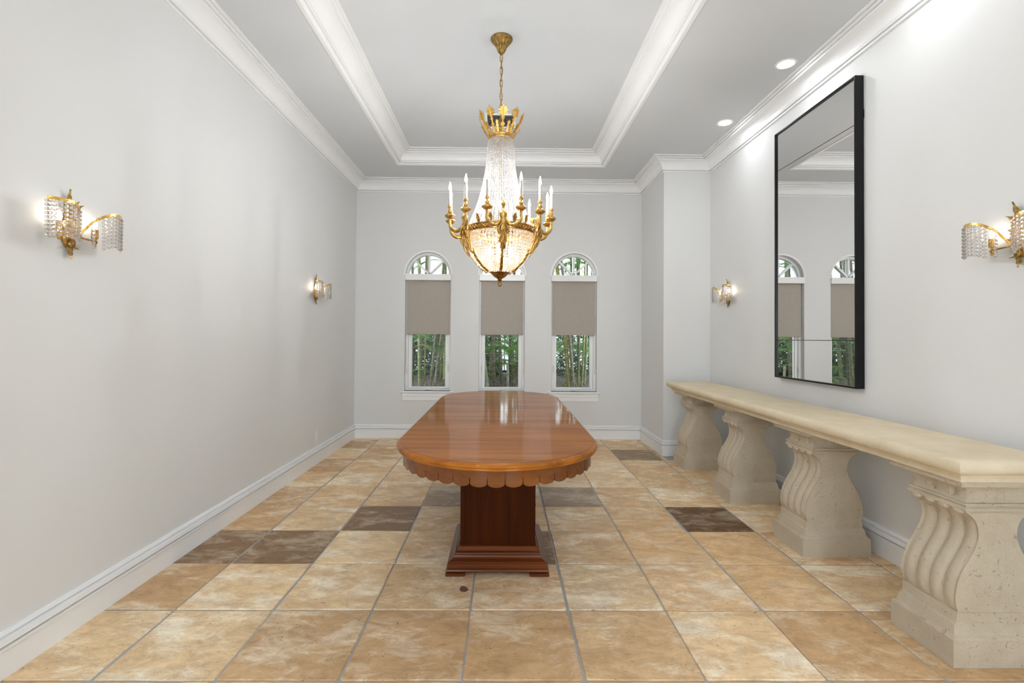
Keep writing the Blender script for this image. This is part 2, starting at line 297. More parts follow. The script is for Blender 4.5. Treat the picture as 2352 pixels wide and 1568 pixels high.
# ------------------------------------------------------------------ mesh helpers
_t = (1 + 5 ** .5) / 2
_IV = [Vector(v).normalized() for v in ((-1,_t,0),(1,_t,0),(-1,-_t,0),(1,-_t,0),(0,-1,_t),(0,1,_t),(0,-1,-_t),(0,1,-_t),(_t,0,-1),(_t,0,1),(-_t,0,-1),(-_t,0,1))]
_IF = [(0,11,5),(0,5,1),(0,1,7),(0,7,10),(0,10,11),(1,5,9),(5,11,4),(11,10,2),(10,7,6),(7,1,8),(3,9,4),(3,4,2),(3,2,6),(3,6,8),(3,8,9),(4,9,5),(2,4,11),(6,2,10),(8,6,7),(9,8,1)]
class MB:
    def __init__(s): s.v = []; s.f = []
    def add(s, vs, fs):
        o = len(s.v); s.v.extend([tuple(p) for p in vs]); s.f.extend([tuple(i + o for i in f) for f in fs]); return s
    def box(s, x0, x1, y0, y1, z0, z1):
        vs = [(x, y, z) for z in (z0, z1) for y in (y0, y1) for x in (x0, x1)]
        return s.add(vs, [(0,2,3,1),(4,5,7,6),(0,1,5,4),(2,6,7,3),(0,4,6,2),(1,3,7,5)])
    def cbox(s, x0, x1, y0, y1, z0, z1, c=0.004):
        """box with chamfered edges"""
        o = len(s.v)
        X, Y, Z = (x0, x1), (y0, y1), (z0, z1); idx = {}; vs = []
        for i in (0, 1):
            for j in (0, 1):
                for k in (0, 1):
                    sx, sy, sz = (1 - 2 * i) * c, (1 - 2 * j) * c, (1 - 2 * k) * c
                    idx[i,j,k,0] = len(vs); vs.append((X[i], Y[j] + sy, Z[k] + sz))
                    idx[i,j,k,1] = len(vs); vs.append((X[i] + sx, Y[j], Z[k] + sz))
                    idx[i,j,k,2] = len(vs); vs.append((X[i] + sx, Y[j] + sy, Z[k]))
        fs = []
        for i in (0, 1):
            fs.append([idx[i,a,b,0] for a, b in ((0,0),(1,0),(1,1),(0,1))]); fs.append([idx[a,i,b,1] for a, b in ((0,0),(1,0),(1,1),(0,1))]); fs.append([idx[a,b,i,2] for a, b in ((0,0),(1,0),(1,1),(0,1))])
            for j in (0, 1):
                fs.append((idx[i,j,0,0], idx[i,j,1,0], idx[i,j,1,1], idx[i,j,0,1])); fs.append((idx[i,0,j,0], idx[i,1,j,0], idx[i,1,j,2], idx[i,0,j,2])); fs.append((idx[0,i,j,1], idx[1,i,j,1], idx[1,i,j,2], idx[0,i,j,2]))
                for k in (0, 1): fs.append((idx[i,j,k,0], idx[i,j,k,1], idx[i,j,k,2]))
        return s.add(vs, fs)
    def ico(s, c, r, rz=None):
        rz = r if rz is None else rz
        return s.add([(c[0] + v.x * r, c[1] + v.y * r, c[2] + v.z * rz) for v in _IV], _IF)
    def ball(s, c, rx, ry, rz, n=10, m=6):
        vs = [(c[0], c[1], c[2] + rz)]; fs = []
        for i in range(1, m):
            a = PI * i / m
            for j in range(n):
                b = 2 * PI * j / n; vs.append((c[0] + rx * math.sin(a) * math.cos(b), c[1] + ry * math.sin(a) * math.sin(b), c[2] + rz * math.cos(a)))
        vs.append((c[0], c[1], c[2] - rz))
        for j in range(n):
            fs.append((0, 1 + j, 1 + (j + 1) % n)); q = 1 + (m - 2) * n; fs.append((len(vs) - 1, q + (j + 1) % n, q + j))
            for i in range(m - 2): a = 1 + i * n; fs.append((a + j, a + n + j, a + n + (j + 1) % n, a + (j + 1) % n))
        return s.add(vs, fs)
    def lathe(s, prof, c=(0, 0), n=24, cap=True):
        vs, fs = [], []
        for r, z in prof:
            for j in range(n): a = 2 * PI * j / n; vs.append((c[0] + r * math.cos(a), c[1] + r * math.sin(a), z))
        for i in range(len(prof) - 1):
            for j in range(n): k = (j + 1) % n; fs.append((i*n+j, i*n+k, (i+1)*n+k, (i+1)*n+j))
        if cap: fs.append(tuple(range(n))); fs.append(tuple(range((len(prof)-1)*n, len(prof)*n)))
        return s.add(vs, fs)
    def sqloft(s, cx, cy, prof):
        vs, fs = [], []
        for h, z in prof:
            vs += [(cx-h, cy-h, z), (cx+h, cy-h, z), (cx+h, cy+h, z), (cx-h, cy+h, z)]
        for i in range(len(prof) - 1):
            for j in range(4): k = (j + 1) % 4; fs.append((i*4+j, i*4+k, i*4+4+k, i*4+4+j))
        fs.append((0,1,2,3)); e = 4 * (len(prof) - 1); fs.append((e, e+1, e+2, e+3))
        return s.add(vs, fs)
    def rectloft(s, cx, cy, prof):
        vs, fs = [], []
        for hx, hy, z in prof:
            vs += [(cx-hx, cy-hy, z), (cx+hx, cy-hy, z), (cx+hx, cy+hy, z), (cx-hx, cy+hy, z)]
        for i in range(len(prof) - 1):
            for j in range(4): k = (j + 1) % 4; fs.append((i*4+j, i*4+k, i*4+4+k, i*4+4+j))
        fs.append((0,1,2,3)); e = 4 * (len(prof) - 1); fs.append((e, e+1, e+2, e+3))
        return s.add(vs, fs)
    def tube(s, pts, rad, n=8, closed=False, flat=1.0):
        pts = [Vector(p) for p in pts]; m = len(pts)
        rad = rad if isinstance(rad, (list, tuple)) else [rad] * m
        vs, fs = [], []; up = None
        for i, p in enumerate(pts):
            a = pts[(i - 1) % m] if closed else pts[max(i - 1, 0)]; b = pts[(i + 1) % m] if closed else pts[min(i + 1, m - 1)]
            t = (b - a).normalized()
            if up is None: up = Vector((0, 0, 1)) if abs(t.z) < .9 else Vector((1, 0, 0))
            u = (up - t * up.dot(t)); u = u.normalized() if u.length > 1e-6 else t.orthogonal().normalized(); w = t.cross(u); up = u
            for j in range(n): q = 2 * PI * j / n; vs.append(p + (u * math.cos(q) + w * math.sin(q) * flat) * rad[i])
        for i in range(m if closed else m - 1):
            for j in range(n): k = (j + 1) % n; i2 = (i + 1) % m; fs.append((i*n+j, i*n+k, i2*n+k, i2*n+j))
        if not closed: fs.append(tuple(range(n))); fs.append(tuple(range((m-1)*n, m*n)))
        return s.add(vs, fs)
    def plate(s, outline, thick, M4):
        """outline [(x,z)] extruded along local y, placed by matrix"""
        n = len(outline)
        vs = [M4 @ Vector((x, -thick / 2, z)) for x, z in outline] + [M4 @ Vector((x, thick / 2, z)) for x, z in outline]
        fs = [tuple(range(n)), tuple(range(2 * n - 1, n - 1, -1))] + [(i, (i + 1) % n, n + (i + 1) % n, n + i) for i in range(n)]
        return s.add(vs, fs)
    def mesh(s, name, mat, smooth=35):
        me = bpy.data.meshes.new(name); me.from_pydata(s.v, [], s.f); me.update()
        bm = bmesh.new(); bm.from_mesh(me); bmesh.ops.recalc_face_normals(bm, faces=bm.faces); bm.to_mesh(me); bm.free()
        if mat is not None: me.materials.append(M[mat] if isinstance(mat, str) else mat)
        if smooth:
            me.shade_smooth(); me.set_sharp_from_angle(angle=math.radians(smooth))
        return me
    def build(s, name, mat, parent=None, smooth=35, off=None):
        """off: subtract this point (world-built geometry of a thing standing at off)"""
        if off is not None: s.v = [(x - off[0], y - off[1], z - off[2]) for x, y, z in s.v]
        o = bpy.data.objects.new(name, s.mesh(name, mat, smooth)); COL.objects.link(o)
        if parent is not None: o.parent = parent
        elif off is not None: o.location = off
        return o
def inst(name, me, parent=None, loc=(0, 0, 0), rot=None, scale=None, mw=None):
    o = bpy.data.objects.new(name, me); COL.objects.link(o)
    if parent is not None: o.parent = parent
    if mw is not None: o.matrix_local = mw
    else:
        o.location = loc
        if rot: o.rotation_euler = rot
        if scale: o.scale = scale
    return o
def tag(o, label, cat, group=None, kind=None):
    if label: o['label'] = label
    if cat: o['category'] = cat
    if group: o['group'] = group
    if kind: o['kind'] = kind
    return o
def thing(name, label, cat, loc=(0, 0, 0), rz=0, group=None, kind=None):
    o = bpy.data.objects.new(name, None); COL.objects.link(o); o.empty_display_size = .1
    o.location = loc; o.rotation_euler = (0, 0, rz)
    return tag(o, label, cat, group, kind)
def copy_tree(o, parent=None):
    c = o.copy(); COL.objects.link(c)
    if parent is not None: c.parent = parent; c.matrix_parent_inverse = o.matrix_parent_inverse
    for ch in list(o.children): copy_tree(ch, c)
    return c
def sweep(prof, p0, p1, n0, n1):
    """profile [(out, z)] swept p0->p1; n0,n1 = mitre vectors (multiply 'out')"""
    vs = [(p0[0] + n0[0]*o, p0[1] + n0[1]*o, z) for o, z in prof] + [(p1[0] + n1[0]*o, p1[1] + n1[1]*o, z) for o, z in prof]
    n = len(prof); fs = [(i, (i+1) % n, n + (i+1) % n, n + i) for i in range(n)] + [tuple(range(n)), tuple(range(n, 2*n))]
    return MB().add(vs, fs)
def mitres(path, closed=False):
    """interior on the right-hand side of travel"""
    m = len(path); res = []; nr = []
    for i in range(m if closed else m - 1):
        a, b = path[i], path[(i+1) % m]; dx, dy = b[0]-a[0], b[1]-a[1]; l = math.hypot(dx, dy); nr.append((dy/l, -dx/l))
    for i in range(m):
        if closed: a, b = nr[i-1], nr[i]
        else: a, b = nr[max(i-1, 0)], nr[min(i, m-2)]
        k = 1 + a[0]*b[0] + a[1]*b[1]; res.append(((a[0]+b[0])/k, (a[1]+b[1])/k))
    return res

# ================================================================== SETTING
# ---- floor: grout bed + individual travertine tiles
floor = MB().box(XL - .02, XR + .02, YF - .15, DB + .02, -0.06, -0.005).build('floor', 'grout')
tag(floor, 'tan travertine tile floor with grey grout', 'floor', kind='structure')
TW, GX, GY = 0.4649, -0.1434, 2.2876
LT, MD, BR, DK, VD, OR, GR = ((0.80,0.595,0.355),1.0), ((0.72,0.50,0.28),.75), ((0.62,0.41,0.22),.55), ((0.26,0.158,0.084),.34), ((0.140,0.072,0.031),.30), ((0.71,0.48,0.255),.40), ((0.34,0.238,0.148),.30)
PAL = {(0,-4):LT,(0,-3):LT,(0,-2):BR,(0,-1):BR,(0,0):BR,(0,1):MD,(0,2):LT,(0,3):BR,(0,4):BR,
 (1,-4):BR,(1,-3):LT,(1,-2):LT,(1,-1):MD,(1,0):MD,(1,1):LT,(1,2):MD,(1,3):OR,(1,4):LT,
 (2,-4):DK,(2,-3):DK,(2,-2):LT,(2,-1):MD,(2,0):DK,(2,1):MD,(2,2):OR,(2,3):OR,(2,4):MD,  # shade under the table is put into the dark tint of the centre tile
 (3,-4):BR,(3,-3):LT,(3,-2):DK,(3,-1):BR,(3,0):MD,(3,1):MD,(3,2):OR,(3,3):VD,(3,4):LT,
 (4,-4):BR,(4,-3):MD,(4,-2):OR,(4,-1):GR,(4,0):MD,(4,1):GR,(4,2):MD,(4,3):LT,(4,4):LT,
 (5,-4):MD,(5,-3):LT,(5,-2):MD,(5,-1):BR,(5,1):MD,(5,2):LT,(5,3):MD,(5,4):LT,
 (6,-3):MD,(6,-2):LT,(6,-1):GR,(6,2):LT,(6,3):MD,(6,4):MD,(7,-3):BR,(7,-2):MD,(7,2):MD,(7,3):GR,(8,-4):BR,(8,-3):MD,(8,-2):GR,(8,2):MD,(8,3):MD}
def tile_rect(x0, x1, y0, y1, rnd):
    g = 0.0055; j = lambda a: rnd.uniform(-a, a); c = 0.007
    x0 += g; x1 -= g; y0 += g; y1 -= g
    w, h = x1 - x0, y1 - y0; cx, cy = (x0+x1)/2, (y0+y1)/2
    if w < .03 or h < .03: return None
    c = min(c, w*.2, h*.2); pts = []
    for (ax, ay, bx, by) in ((x0+c, y0, x1-c, y0), (x1, y0+c, x1, y1-c), (x1-c, y1, x0+c, y1), (x0, y1-c, x0, y0+c)):
        for k in range(4):
            t = k / 3; pts.append((ax + (bx-ax)*t + j(.0022) - cx, ay + (by-ay)*t + j(.0022) - cy))
    n = len(pts); e = .004
    top = []
    for x, y in pts: l = math.hypot(x, y) or 1; top.append((x - x/l*e, y - y/l*e))
    dz = rnd.uniform(-.0008, .0008)
    mb = MB().add([(x, y, -.012) for x, y in pts] + [(x, y, -.003 + dz) for x, y in pts] + [(x, y, dz) for x, y in top],
        [(i, (i+1) % n, n+(i+1) % n, n+i) for i in range(n)] + [(n+i, n+(i+1) % n, 2*n+(i+1) % n, 2*n+i) for i in range(n)] + [tuple(range(2*n, 3*n))])
    return mb, cx, cy
rnd = random.Random(3)
tiles = {}
for r in range(-8, 10):
    for c in range(-4, 6):
        dx = rnd.uniform(-.006, .006)
        x0, x1 = GX + c*TW + rnd.uniform(-.003, .003), GX + (c+1)*TW + rnd.uniform(-.003, .003)
        y0, y1 = GY + (r-1)*TW, GY + r*TW
        x0, x1, y0, y1 = max(x0, XL + .004), min(x1, XR - .004), max(y0, YF - .14), min(y1, DB - .004)
        if y0 > DJ - .08 and x0 > XJ - .05: continue
        if y1 > DJ and x1 > XJ: x1 = XJ - .004
        q = tile_rect(x0, x1, y0, y1, rnd) if x1 > x0 and y1 > y0 else None
        if not q: continue
        mb, cx, cy = q
        o = mb.build('tile', 'tile', floor, smooth=0); o.location = (cx, cy, 0)
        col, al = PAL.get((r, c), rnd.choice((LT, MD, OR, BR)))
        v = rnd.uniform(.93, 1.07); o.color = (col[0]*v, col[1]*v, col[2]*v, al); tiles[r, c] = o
chp = MB()
chp.add([(x, y, z) for z in (0.0004, 0.0022) for x, y in ((-.022,-.006),(-.010,-.027),(.010,-.030),(.024,-.012),(.016,.012),(-.004,.026),(-.018,.018))], [(0,1,2,3,4,5,6),(7,8,9,10,11,12,13)] + [(i,(i+1)%7,7+(i+1)%7,7+i) for i in range(7)])
ch = chp.build('chip', 'chip', tiles[1, -1], smooth=0); ch.location = (-0.190 - tiles[1,-1].location.x, 2.478 - tiles[1,-1].location.y, 0); ch['label'] = 'brown filled chip in the tile'

# ---- walls
T = 0.2
def struct(mb, name, mat, label, cat='wall', **k): return tag(mb.build(name, mat, **k), label, cat, kind='structure')
struct(MB().box(XL - T, XL, YF - T, DB + T, -.06, 3.6), 'wall_left', 'wall', 'plain off-white plaster wall with two sconces')
struct(MB().box(XR, XR + T, YF - T, DJ + .02, -.06, 3.6), 'wall_right', 'wall', 'plain off-white plaster wall behind the stone console')
struct(MB().box(XJ, XR + T, DJ, DB + T, -.06, 3.6), 'wall_jog', 'wall', 'boxed-out off-white corner of wall')
OPN, OZ = ((-1.56, -0.60), (0.62, 1.52)), 2.65      # two tall openings behind the camera, unseen, added to let daylight in
wf = MB(); xs = [XL] + [x for p in OPN for x in p] + [XR]
for a, b in zip(xs[0::2], xs[1::2]): wf.box(a, b, YF - T, YF, -.06, 3.6)
for a, b in OPN: wf.box(a, b, YF - T, YF, OZ, 3.6)
struct(wf, 'wall_front', 'wall', 'unseen wall behind the camera with two openings added for daylight')
WIN = [-0.957, -0.012, 0.914]          # window centre lines
HWO, ZB, ZS, RA = 0.292, 0.600, 2.085, 0.292
def wall_back():
    mb = MB(); y0, y1 = DB, DB + T; zt = 3.6; n = 20
    def quad(x0, x1, z0, z1): mb.box(x0, x1, y0, y1, z0, z1)
    xs = XL - .0
    for wx in WIN:
        quad(xs, wx - HWO, -.06, zt); xs = wx + HWO
        quad(wx - HWO, wx + HWO, -.06, ZB)
        pts = [(wx - RA*math.cos(PI*i/n), ZS + RA*math.sin(PI*i/n)) for i in range(n+1)]
        for (xa, za), (xb, zb) in zip(pts, pts[1:]):
            mb.add([(xa,y0,za),(xb,y0,zb),(xb,y0,zt),(xa,y0,zt),(xa,y1,za),(xb,y1,zb),(xb,y1,zt),(xa,y1,zt)], [(0,1,2,3),(4,7,6,5),(0,4,5,1),(3,2,6,7)])
    quad(xs, XJ, -.06, zt)
    return mb
struct(wall_back(), 'wall_back', 'wall', 'off-white end wall with three arched windows', smooth=0)
# ---- ceiling with tray recess
cb = MB()
cb.box(XL, TX0, YF, DB, ZC, 3.6).box(TX1, XR, YF, DB, ZC, 3.6).box(TX0, TX1, YF, TY0, ZC, 3.6).box(TX0, TX1, TY1, DB, ZC, 3.6).box(TX0, TX1, TY0, TY1, ZT, 3.6)
struct(cb, 'ceiling', 'ceiling', 'white ceiling with rectangular tray recess', 'ceiling', smooth=0)
# ---- crown moulding, tray moulding, baseboards
crown = [(0,3.136),(.014,3.136),(.016,3.147),(.003,3.148),(.003,3.154),(.026,3.155),(.028,3.166),(.016,3.168)]
for i in range(9):
    a = PI/2 * i/8; crown.append((.030 + .078*(1-math.cos(a)), 3.166 + .072*math.sin(a)))
crown += [(.118,3.238),(.118,3.249),(.106,3.250),(.106,3.255),(.134,3.256),(.136,3.264),(.124,3.265),(.124,3.270),(.157,3.271),(.157,3.2805),(0,3.2805)]
base = [(0,0),(.020,0),(.020,.106),(.029,.110),(.029,.119),(.006,.1195),(.006,.127),(.027,.1275),(.025,.148),(.004,.1485),(.004,.157),(.014,.159),(.010,.173),(0,.173)]
path = [(XL, YF), (XL, DB), (XJ, DB), (XJ, DJ), (XR, DJ), (XR, YF)]
mt = mitres(path); sides = ['left', 'back', 'jog_side', 'jog_front', 'right']
for i, sd in enumerate(sides):
    tag(sweep(crown, path[i], path[i+1], mt[i], mt[i+1]).build('trim_%d' % (i+1), 'trim', smooth=28), 'white crown moulding along the %s wall' % sd.replace('_', ' '), 'moulding', kind='structure')
    tag(sweep(base, path[i], path[i+1], mt[i], mt[i+1]).build('baseboard_' + sd, 'trim', smooth=28), 'white stepped baseboard along the %s wall' % sd.replace('_', ' '), 'baseboard', kind='structure')
tray = [(-.030,3.280),(-.030,3.274),(-.004,3.272),(.004,3.276),(.012,3.287),(-.001,3.288),(-.001,3.295),(.024,3.296),(.026,3.308),(.015,3.310)]
for i in range(8):
    a = PI/2 * i/7; tray.append((.030 + .072*(1-math.cos(a)), 3.312 + .066*math.sin(a)))
tray += [(.112,3.379),(.112,3.389),(.100,3.390),(.100,3.396),(.130,3.397),(.132,3.404),(.120,3.405),(.120,3.410),(.155,3.411),(.155,3.4205),(.001,3.4205),(.001,3.281)]
tp = [(TX0,TY0),(TX0,TY1),(TX1,TY1),(TX1,TY0)]; mt = mitres(tp, True)
for i in range(4):
    tag(sweep(tray, tp[i], tp[(i+1) % 4], mt[i], mt[(i+1) % 4]).build('trim_%d' % (i+6), 'trim', smooth=28), 'white moulding on the %s edge of the ceiling tray' % ('left', 'far', 'right', 'near')[i], 'moulding', kind='structure')

# ---- windows
def arc(cx, cz, r, n=24, a0=0, a1=PI): return [(cx + r*math.cos(a0+(a1-a0)*i/n), cz + r*math.sin(a0+(a1-a0)*i/n)) for i in range(n+1)]
def arch_band(mb, wx, r0, r1, y0, y1, z, n=24):
    a, b = arc(wx, z, r0, n), arc(wx, z, r1, n)
    for i in range(n):
        q = [a[i], b[i], b[i+1], a[i+1]]
        mb.add([(x, y0, zz) for x, zz in q] + [(x, y1, zz) for x, zz in q], [(0,1,2,3),(7,6,5,4),(1,5,6,2),(3,7,4,0)] + ([(0,4,5,1)] if i == 0 else []) + ([(2,6,7,3)] if i == n-1 else []))
    return mb
PWIN = ('left', 'middle', 'right')
for k, wx in enumerate(WIN):
    w = thing('window_%d' % (k+1), 'white arched casement window, %s of the three' % PWIN[k], 'window', (wx, DB, ZB), kind='structure'); o = (wx, DB, ZB)
    ys0, ys1 = DB + .085, DB + .135
    # outer frame: jambs, bottom, transom, arch
    f = MB()
    f.box(wx-HWO, wx-HWO+.032, ys0-.02, ys1, ZB, ZS).box(wx+HWO-.032, wx+HWO, ys0-.02, ys1, ZB, ZS).box(wx-HWO+.032, wx+HWO-.032, ys0-.02, ys1, ZB, ZB+.026).box(wx-HWO+.032, wx+HWO-.032, ys0-.02, ys1, ZS-.06, ZS+.005)
    arch_band(f, wx, RA-.032, RA, ys0-.02, ys1, ZS)
    f.build('frame', 'window_white', w, off=o)
    # casement sash
    sa = MB(); gx, gz0, gz1 = .217, .645, ZS - .10
    sa.box(wx-HWO+.034, wx-gx, ys0, ys1-.01, ZB+.028, ZS-.062).box(wx+gx, wx+HWO-.034, ys0, ys1-.01, ZB+.028, ZS-.062).box(wx-gx, wx+gx, ys0, ys1-.01, ZB+.028, gz0).box(wx-gx, wx+gx, ys0, ys1-.01, gz1, ZS-.062)
    s_ = sa.build('sash', 'window_white', w, off=o)
    MB().box(wx-gx, wx+gx, ys0+.014, ys0+.02, gz0, gz1).build('pane', 'glass', s_, off=o)
    # arched fan light: ring, three bars, four panes
    ar = MB(); arch_band(ar, wx, .256, RA-.033, ys0, ys1-.01, ZS); ar.build('arch_sash', 'window_white', w, off=o)
    for a in (PI/4, PI/2, 3*PI/4):
        b = MB(); ca, sn = math.cos(a), math.sin(a); hw = .0125; px, pz = -sn*hw, ca*hw; q = []
        for rr, sg in ((.012, 1), (.257, 1), (.257, -1), (.012, -1)): q.append((wx + ca*rr + sg*px, ZS + .012 + sn*rr*.955 + sg*pz))
        b.add([(x, ys0-.012, z) for x, z in q] + [(x, ys1-.012, z) for x, z in q], [(0,1,2,3),(7,6,5,4),(0,4,5,1),(1,5,6,2),(2,6,7,3),(3,7,4,0)]); b.build('muntin', 'window_white', w, off=o)
    for i in range(4):
        p = [(wx, ZS)] + arc(wx, ZS, .257, 6, PI/4*i, PI/4*(i+1)); n = len(p)
        MB().add([(x, ys0+.014, z) for x, z in p] + [(x, ys0+.019, z) for x, z in p], [tuple(range(n)), tuple(range(2*n-1, n-1, -1))] + [(j, (j+1) % n, n+(j+1) % n, n+j) for j in range(n)]).build('pane', 'glass', w, off=o)
    # moulded arch casing on the wall
    cs = MB(); arch_band(cs, wx, RA-.004, RA+.010, DB-.012, DB+.01, ZS); arch_band(cs, wx, RA+.010, RA+.018, DB-.006, DB+.006, ZS)
    cs.build('arch_casing', 'trim', w, off=o)
    # sill and apron
    sl = MB(); xa, xb = wx-.342, wx+.342
    pr = [(DB+.10,.600),(DB-.020,.600),(DB-.030,.597),(DB-.033,.590),(DB-.030,.583),(DB-.022,.580),(DB+.10,.580)]
    n = len(pr); sl.add([(xa, y, z) for y, z in pr] + [(xb, y, z) for y, z in pr], [(i,(i+1)%n,n+(i+1)%n,n+i) for i in range(n)] + [tuple(range(n)), tuple(range(2*n-1,n-1,-1))])
    sl.build('sill', 'trim', w, off=o)
    pa = [(0.0,.580),(-.020,.580),(-.020,.572),(-.014,.566),(-.012,.548),(-.016,.545),(-.016,.536),(-.011,.530),(-.011,.482),(-.006,.476),(0,.476)]
    ap = MB(); xa, xb = wx-.325, wx+.325; n = len(pa)
    ap.add([(xa + (.02+y)*.9*-1 + .018, DB+y, z) for y, z in pa] + [(xb + (.02+y)*.9 - .018, DB+y, z) for y, z in pa], [(i,(i+1)%n,n+(i+1)%n,n+i) for i in range(n)] + [tuple(range(n)), tuple(range(2*n-1,n-1,-1))])
    ap.build('apron', 'trim', w, off=o)
    # crank operator and side lock
    cr = MB().cbox(wx-.03, wx+.03, ys0-.035, ys0-.018, ZB+.004, ZB+.020, .003); cr.tube([(wx-.02, ys0-.035, ZB+.014), (wx+.005, ys0-.045, ZB+.012), (wx+.03, ys0-.045, ZB+.010)], .004, 6); cr.build('crank', 'window_white', w, off=o)
    sd = -1 if k else 1
    MB().cbox(wx+sd*.258-.007, wx+sd*.258+.007, ys0-.026, ys0-.018, .84, .93, .002).tube([(wx+sd*.258, ys0-.03, .90), (wx+sd*.258, ys0-.034, .87)], .004, 6).build('lock', 'plastic_white', w, off=o)

# ---- roller shades (valance, fabric, hem bar)
for k, wx in enumerate(WIN):
    s_ = thing('roller_shade', 'taupe roller shade half lowered in the %s window' % PWIN[k], 'window shade', (wx, DB, 2.05), group='roller shades on the arched windows'); o = (wx, DB, 2.05)
    MB().cbox(wx-.291, wx+.291, DB-.022, DB+.062, 2.012, 2.092, .003).build('valance', 'window_white', s_, off=o)
    fx0, fx1, yf = wx-.272, wx+.272, DB+.040
    fb = MB(); nn = 12
    for i in range(nn+1):
        z = 2.03 - (2.03-1.345)*i/nn
        for j in range(7): x = fx0+(fx1-fx0)*j/6; fb.v.append((x, yf + .0012*math.sin(j*1.3+i*.4), z))
    for i in range(nn):
        for j in range(6): a = i*7+j; fb.f.append((a, a+1, a+8, a+7))
    m_ = len(fb.v); fb.v += [(x, y+.0012, z) for x, y, z in fb.v]; fb.f += [tuple(m_+i for i in f[::-1]) for f in fb.f]
    fb.build('fabric', 'fabric', s_, off=o)
    MB().cbox(fx0, fx1, yf-.006, yf+.006, 1.322, 1.352, .003).build('hem_bar', 'fabric', s_, off=o)
    sd = 1 if k else -1
    ch = MB(); xx = wx + sd*.283
    ch.tube([(xx, DB+.03, 2.02), (xx, DB+.03, .85)], .0022, 5).tube([(xx-.0, DB+.045, 2.02), (xx, DB+.045, .85)], .0022, 5)
    ch.build('bead_chain', 'plastic_white', s_, off=o)
    MB().cbox(xx-.006, xx+.006, DB+.022, DB+.052, .82, .90, .002).build('chain_tensioner', 'plastic_white', s_, off=o)

# ================================================================== DINING TABLE
TCX, TCY, TR, TL = -0.023, 3.417, 0.525, 1.390
tb = thing('dining_table', 'long oval walnut dining table with scalloped apron on pedestals', 'table', (TCX, TCY, 0)); TO = (TCX, TCY, 0)
HS = TL - TR                               # half length of the straight sides
def end_arc(r, sgn, n=40):                 # outline of an end: from +x side round to -x side
    return [(TCX + r*math.cos(PI*i/n), TCY + sgn*(HS + r*math.sin(PI*i/n))) for i in range(n+1)]
prof = [(.024,.760),(.0225,.7575),(.020,.7580),(.014,.7585),(.007,.7560),(.002,.7510),(0,.7450),(.0015,.7390),(.005,.7350),(.0045,.7310),(.008,.7260),(.016,.7220),(.030,.7200)]
seams = [2.97, 3.60]
def top_piece(path_fn, mat):
    """path_fn(inset) -> open polyline; piece closed straight across"""
    mb = MB(); rings = [path_fn(i) for i, z in prof]; n = len(rings[0])
    for ring, (i, z) in zip(rings, prof): mb.v += [(x, y, z) for x, y in ring]
    for a in range(len(prof)-1):
        for j in range(n-1): mb.f.append((a*n+j, a*n+j+1, (a+1)*n+j+1, (a+1)*n+j))
    mb.f.append(tuple(range(n))); e = (len(prof)-1)*n; mb.f.append(tuple(range(e+n-1, e-1, -1)))
    mb.f.append(tuple([a*n for a in range(len(prof))] + [a*n+n-1 for a in range(len(prof)-1, -1, -1)]))
    return mb
g = .0003
near = lambda i: [(TCX+TR-i, seams[0]-g)] + end_arc(TR-i, -1) + [(TCX-TR+i, seams[0]-g)]
far = lambda i: [(TCX+TR-i, seams[1]+g)] + end_arc(TR-i, 1) + [(TCX-TR+i, seams[1]+g)]
top_piece(near, 'wood_top').build('table_top', 'wood_top', tb, 30, off=TO)
top_piece(far, 'wood_top').build('table_top', 'wood_top', tb, 30, off=TO)
lf = MB(); n = len(prof)
for y in (seams[0]+g, seams[1]-g): lf.v += [(TCX+TR-i, y, z) for i, z in prof] + [(TCX-TR+i, y, z) for i, z in reversed(prof)]
m_ = 2*n; lf.f = [tuple(range(m_)), tuple(range(2*m_-1, m_-1, -1))] + [(i, (i+1) % m_, m_+(i+1) % m_, m_+i) for i in range(m_)]
lf.build('table_leaf', 'wood_top', tb, 0, off=TO)
# scalloped apron
ri = TR - .034
def rt_point(s, r):                         # point/normal on racetrack of end radius r by arc length (of mid line)
    Lst, La = 2*HS, PI*r; P = 2*Lst + 2*La; s %= P
    if s < La: a = PI + s/r; return (TCX + r*math.cos(a), TCY - HS + r*math.sin(a), math.cos(a), math.sin(a))
    s -= La
    if s < Lst: return (TCX + r, TCY - HS + s, 1, 0)
    s -= Lst
    if s < La: a = s/r; return (TCX + r*math.cos(a), TCY + HS + r*math.sin(a), math.cos(a), math.sin(a))
    s -= La; return (TCX - r, TCY + HS - s, -1, 0)
PER = 2*(2*HS) + 2*PI*ri; NSC = round(PER/.0775); SW = PER/NSC
ap = MB(); ss = []
for k in range(NSC):
    c0 = (k + .5)*SW
    key = [(0, .6890), (.0022, .6882), (.0040, .6850), (.0040, .6815), (.0016, .6780), (.0014, .6690)]
    lob = [(-SW/2 + d, z) for d, z in key] + [(u*SW, .6500 + .0185*(1 - math.sqrt(max(0, 1 - (2*u)**2)))) for u in (-.46, -.42, -.36, -.27, -.16, -.05, .05, .16, .27, .36, .42, .46)] + [(SW/2 - d, z) for d, z in reversed(key[1:])]
    ss += [(c0 + d, z) for d, z in lob]
m_ = len(ss)
for s, z in ss:
    x, y, nx, ny = rt_point(s - SW*.5 + PI*ri*.5, ri)
    ap.v += [(x, y, .7205), (x, y, z), (x - nx*.02, y - ny*.02, z), (x - nx*.02, y - ny*.02, .7205)]
for i in range(m_):
    j = (i+1) % m_
    for a in range(4): b = (a+1) % 4; ap.f.append((i*4+a, i*4+b, j*4+b, j*4+a))
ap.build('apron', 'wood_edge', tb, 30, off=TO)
MB().box(TCX-.25, TCX+.25, TCY-1.05, TCY+1.05, .700, .7195).build('under_frame', 'wood_base', tb, off=TO)
